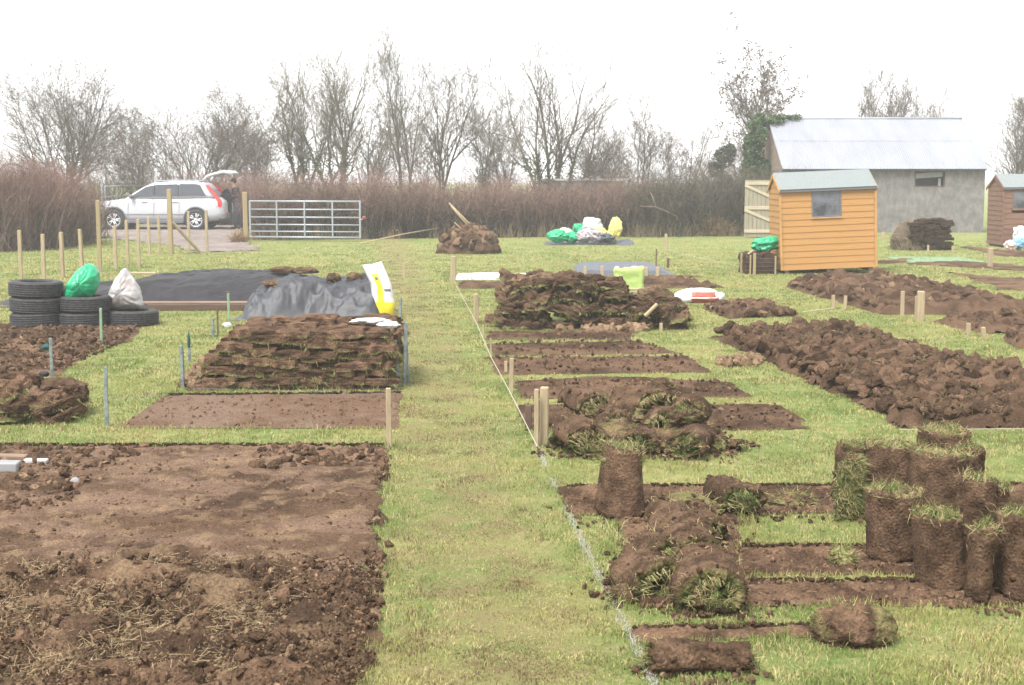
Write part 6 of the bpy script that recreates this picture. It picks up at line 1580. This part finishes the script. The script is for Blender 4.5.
# ------------------------------------------------------------------ hedges
def hedge(name, path, hts, th, n, label, c_lo, c_hi, dead=0, seed=1, lean=.25, tw=.006, leafn=0, leafc=None):
    path = np.array(path, float); r = tag(empty(name, (path[0][0], path[0][1], 0)), label, 'hedge')
    L = np.r_[0, np.cumsum(np.linalg.norm(np.diff(path, axis=0), axis=1))]
    def at_(t): s_ = t * L[-1]; return np.stack((np.interp(s_, L, path[:, 0]), np.interp(s_, L, path[:, 1])), 1) - path[0]
    def tops(t, k): return np.interp(t, np.linspace(0, 1, len(hts)), hts) * (0.78 + .40 * fbm(np.stack((t * L[-1], 0 * t), 1), 1.5, 4, seed, .6)) * rng.uniform(.42, 1.18, len(t)) ** .8
    t = rng.random(n); b = at_(t) + rng.normal(0, th * .35, (n, 2)); hh = tops(t, 0)
    P = np.column_stack((b, np.zeros(n))); d = np.column_stack((rng.normal(0, lean, (n, 2)), np.ones(n)))
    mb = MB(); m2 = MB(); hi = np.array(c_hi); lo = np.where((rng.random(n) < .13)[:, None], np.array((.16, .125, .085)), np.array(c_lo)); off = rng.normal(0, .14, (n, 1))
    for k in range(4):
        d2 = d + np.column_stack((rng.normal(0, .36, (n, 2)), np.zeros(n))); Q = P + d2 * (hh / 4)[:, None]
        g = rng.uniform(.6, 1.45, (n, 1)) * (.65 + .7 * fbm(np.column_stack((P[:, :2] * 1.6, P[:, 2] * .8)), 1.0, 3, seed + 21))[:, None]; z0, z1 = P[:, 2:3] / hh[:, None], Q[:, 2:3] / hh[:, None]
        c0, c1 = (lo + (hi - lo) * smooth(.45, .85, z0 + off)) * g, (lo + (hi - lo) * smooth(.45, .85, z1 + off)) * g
        (mb if k < 2 else m2).prisms(P, Q, tw * (1.5 - .35 * k), tw * (1.5 - .35 * (k + 1)), c0, c1)
        for _ in range(2):      # side twigs
            s_ = rng.random(n) < (.75, .9, 1, .8)[k]; A = P[s_] + (Q[s_] - P[s_]) * rng.random((s_.sum(), 1)); m = len(A)
            a = rng.uniform(0, 6.283, m); l_ = rng.uniform(.08, .38, m); E = A + np.stack((np.cos(a) * l_ * .7, np.sin(a) * l_ * .7, l_ * rng.uniform(-.35, .8, m)), 1)
            (mb if k < 2 else m2).prisms(A, E, tw * .7, tw * .3, c1[s_], c1[s_])
        P = Q; d = d * .7 + np.column_stack((rng.normal(0, .1, (n, 2)), .3 * np.ones(n)))
    mb.build('stems', M['bark'], r); m2.build('twigs', M['bark'], r)
    if leafn:
        t = rng.random(leafn); b = at_(t) + rng.normal(0, th * .4, (leafn, 2)); z = rng.random(leafn) ** 1.1 * tops(t, 1) * .92
        P = np.column_stack((b, z)); keep = fbm(P, 2.4, 3, seed + 5) > .47; P = P[keep]
        mb = MB(); c = np.array(leafc) * rng.uniform(.6, 1.4, (len(P), 1)); mb.leaves(P, rng.uniform(.018, .045, len(P)), c); mb.build('old_leaves', M['leaf'], r)
    if dead:
        t = rng.random(dead); t = t[fbm(np.stack((t * 40, t * 0), 1), 1, 2, seed + 3) > .42]; m = len(t); b = at_(t) + np.column_stack((rng.normal(0, .15, m), rng.normal(-th * .75, .2, m)))
        P = np.column_stack((b, np.zeros(m))); l_ = rng.uniform(.12, .55, m); E = P + np.column_stack((rng.normal(0, .13, (m, 2)) * l_[:, None] * 2, l_)); c = mixc((.22, .17, .10), (.13, .10, .06), rng.random(m))
        mb = MB(); mb.prisms(P, E, .006, .002, c, c); mb.build('dry_grass', M['blade'], r)['kind'] = 'stuff'
    return r
RED, REDL, DK = (.150, .090, .072), (.175, .110, .090), (.036, .030, .024)
def P2(px, py): g = G(px, py); return (g[0], g[1])
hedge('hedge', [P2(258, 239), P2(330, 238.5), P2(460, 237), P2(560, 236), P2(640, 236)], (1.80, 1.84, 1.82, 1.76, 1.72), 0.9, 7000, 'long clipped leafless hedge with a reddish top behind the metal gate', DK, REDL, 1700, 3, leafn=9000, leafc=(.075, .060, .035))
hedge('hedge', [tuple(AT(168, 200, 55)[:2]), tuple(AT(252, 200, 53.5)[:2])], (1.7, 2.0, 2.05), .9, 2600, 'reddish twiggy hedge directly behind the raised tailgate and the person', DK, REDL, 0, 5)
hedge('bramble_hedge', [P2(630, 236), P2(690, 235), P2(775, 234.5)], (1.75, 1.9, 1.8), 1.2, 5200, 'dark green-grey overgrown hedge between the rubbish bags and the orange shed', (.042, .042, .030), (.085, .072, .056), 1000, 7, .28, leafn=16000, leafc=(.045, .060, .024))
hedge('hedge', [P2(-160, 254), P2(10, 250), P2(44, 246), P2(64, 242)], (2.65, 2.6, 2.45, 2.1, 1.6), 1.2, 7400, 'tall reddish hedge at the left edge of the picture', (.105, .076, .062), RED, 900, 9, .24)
hedge('dark_bush', [P2(60, 239), P2(86, 238)], (1.5, 1.35), .7, 1700, 'dark leafless bush at the right end of the reddish left hedge', DK, (.06, .05, .042), 300, 11, .25)
hedge('scrub', [tuple(AT(-40, 200, 62)[:2]), tuple(AT(300, 200, 63)[:2]), tuple(AT(790, 200, 62)[:2])], (2.2, 2.6, 2.1, 2.5, 2.0, 2.4, 2.3), 2.2, 3000, 'grey tangle of scrub and brambles far behind the trees', (.075, .066, .056), (.12, .10, .088), 0, 15, .3)
# tawny mounds of dead bracken at the hedge foot
def tussock(px, py, w_, h_, label, n=1600, c=((.27, .185, .10), (.17, .115, .065))):
    p = G3(px, py); V = rng.normal(0, 1, (n, 3)); V /= np.linalg.norm(V, axis=1)[:, None]; V[:, 2] = np.abs(V[:, 2]); V *= rng.random((n, 1)) ** .4 * (.6 + .9 * fbm(V * 2 + px, 1.5, 3, 5))[:, None]
    P = V * np.array((w_, w_ * .7, h_)); E = P + rng.normal(0, .13, (n, 3)) + np.array((0, 0, .04)); E[:, 2] = np.maximum(E[:, 2], 0); cc = mixc(c[0], c[1], rng.random(n))
    mb = MB(); mb.prisms(P, E, .008, .004, cc, cc); tag(mb.build('dead_bracken', M['bark'], loc=p), label, 'bracken')
tussock(708, 234.5, .30, .40, 'low pale tuft of dead bracken left of the tawny mound', 600)
tussock(718, 236, .42, .50, 'tawny mound of dead bracken left of the pale gate')
tussock(738, 234, .45, 1.25, 'dark evergreen bramble next to the pale boarded gate', 2600, ((.030, .045, .020), (.055, .06, .03)))
tussock(240, 243, .22, .16, 'dead grass tussock at the foot of the gate post', 500)
# pale fallen limb in front of the brambles
q0, q1, q2, q3 = AT(689, 238, 44.5), AT(676, 216, 44), AT(656, 207, 43.6), AT(640, 206, 43.5)
r = tag(empty('fallen_branch', (q0.x, q0.y, 0)), 'pale fallen limb slanting out of the brambles with a forked end', 'branch'); o_ = Vector((q0.x, q0.y, 0))
mb = MB(); mb.tube([q0 - o_, q1 - o_, q2 - o_, q3 - o_], [.036, .032, .022, .010], 6, (.19, .155, .115)); mb.build('limb', M['bark'], r, smooth=True)
mb = MB(); mb.tube([q2 - o_, AT(653, 198, 43.6) - o_, AT(650, 192, 43.6) - o_], [.022, .015, .008], 6, (.24, .20, .15)); mb.build('fork', M['bark'], r, smooth=True)
pa, pb = AT(360, 244, 39), AT(440, 229, 43); mb = MB(); mb.tube([(pa.x, 39, .03), ((pa.x + pb.x) / 2, 41, .2), (pb.x, 43, .32)], [.02, .018, .01], 5, (.33, .26, .16)); tag(mb.build('cut_branch', M['bark'], smooth=True), 'thin pale cut branch lying on the grass left of the soil mound', 'branch')
mb = MB(); mb.blob((0, 0, 0), (.06, .05, .06), 3, .3, 1.5, 3); pr = AT(364, 218, 40.5); tag(mb.build('red_scrap', mat('dull_red', (.16, .045, .032)), loc=pr, smooth=True), 'small dull red scrap caught in the hedge at the end of the metal gate', 'litter')

# ------------------------------------------------------------------ ivy over the barn gable and the evergreen bush
def foliage(name, blobs, n, size, c0, c1, label, cat='ivy', stem=None):
    base = blobs[0][0]; r = tag(empty(name, (base[0], base[1], 0)), label, cat); Ps = []
    tot = sum(b[1][0] * b[1][2] for b in blobs)
    for c, rad in blobs:
        m = int(n * rad[0] * rad[2] / tot); V = rng.normal(size=(m, 3)); V /= np.linalg.norm(V, axis=1)[:, None]; V *= (rng.random((m, 1)) ** .33)
        V *= (1 + .35 * (2 * fbm(V + c[0], 2.2, 3, 5) - 1))[:, None]; Ps.append(np.array(c) + V * np.array(rad))
    P = np.concatenate(Ps); P = P[fbm(P, 3.2, 4, 9, .65) > .44]
    c = mixc(c0, c1, np.clip(rng.random(len(P)) * .6 + .6 * (fbm(P, 2.5, 2, 13) - .3), 0, 1)); mb = MB(); mb.leaves(P - np.array((base[0], base[1], 0)), size * rng.uniform(.6, 1.3, len(P)), c); mb.build('leaves', M['leaf'], r)
    mb = MB()
    for a, b in (stem or []): mb.tube([np.array(a) - np.array((base[0], base[1], 0)), np.array(b) - np.array((base[0], base[1], 0))], [.05, .03], 6, (.10, .085, .06))
    if stem: mb.build('stem', M['bark'], r)
yi = bY + 2.2
A = lambda px, py, Y=yi: tuple(AT(px, py, Y))
foliage('ivy', [(A(754, 160), (.33, .5, .55)), (A(749, 143), (.24, .4, .35)), (A(759, 138), (.30, .5, .45)), (A(755, 125), (.26, .4, .28)), (A(764, 122, bY + 2.7), (.34, .5, .17)), (A(747, 152), (.16, .3, .2)), (A(760, 116), (.15, .3, .12)), (A(779, 117.5, bY + 2.7), (.42, .45, .10)), (A(793, 117, bY + 2.7), (.35, .4, .07)), (A(764, 172), (.25, .4, .5)), (A(748, 170), (.25, .4, .4)), (A(775, 121.5, bY + 2.4), (.30, .35, .09))], 15000, .045, (.030, .060, .018), (.085, .125, .045), 'green ivy climbing the barn gable and creeping over the ridge', stem=[(A(755, 232), A(757, 140)), (A(760, 232), A(764, 150))])
foliage('evergreen_bush', [(A(724, 158, 54), (.42, .4, .42)), (A(730, 150, 54), (.25, .3, .25)), (A(716, 168, 54), (.32, .35, .40)), (A(724, 182, 54), (.36, .4, .35))], 5000, .05, (.030, .042, .026), (.065, .080, .05), 'small dark evergreen bush left of the ivy', 'bush', stem=[(A(722, 228, 54), A(722, 165, 54))])
# long white thing behind the hedge
def trailer():
    Y = 54; a, b = AT(541, 179, Y), AT(627, 179, Y); r = tag(empty('white_trailer', ((a.x + b.x) / 2, Y, 0)), 'long white flat-topped trailer mostly hidden behind the hedge', 'trailer'); W = b.x - a.x; zt = a.z
    mb = MB(); mb.box((W, 1.8, .9), (0, .9, zt - .53), bev=.04); mb.build('body', M['stone'], r)
    mb = MB(); mb.box((W + .1, 1.9, .09), (0, .9, zt - .035), bev=.02); mb.build('roof', M['white_plastic'], r)
    mb = MB(); mb.box((.09, .09, .9), (W / 2 - .03, -.05, zt - .5), bev=.01); mb.build('corner_post', M['white_plastic'], r)
    for x in (-.5, .5):
        mb = MB(); mb.tube([(x * 1.2, .02, .3), (x * 1.2, .24, .3)], .3, 20); mb.build('wheel', M['rubber'], r)
trailer()
for p_ in list(SLABS):
    if SLABS.index(p_) not in SLAB_USED: bpy.data.objects.remove(p_)
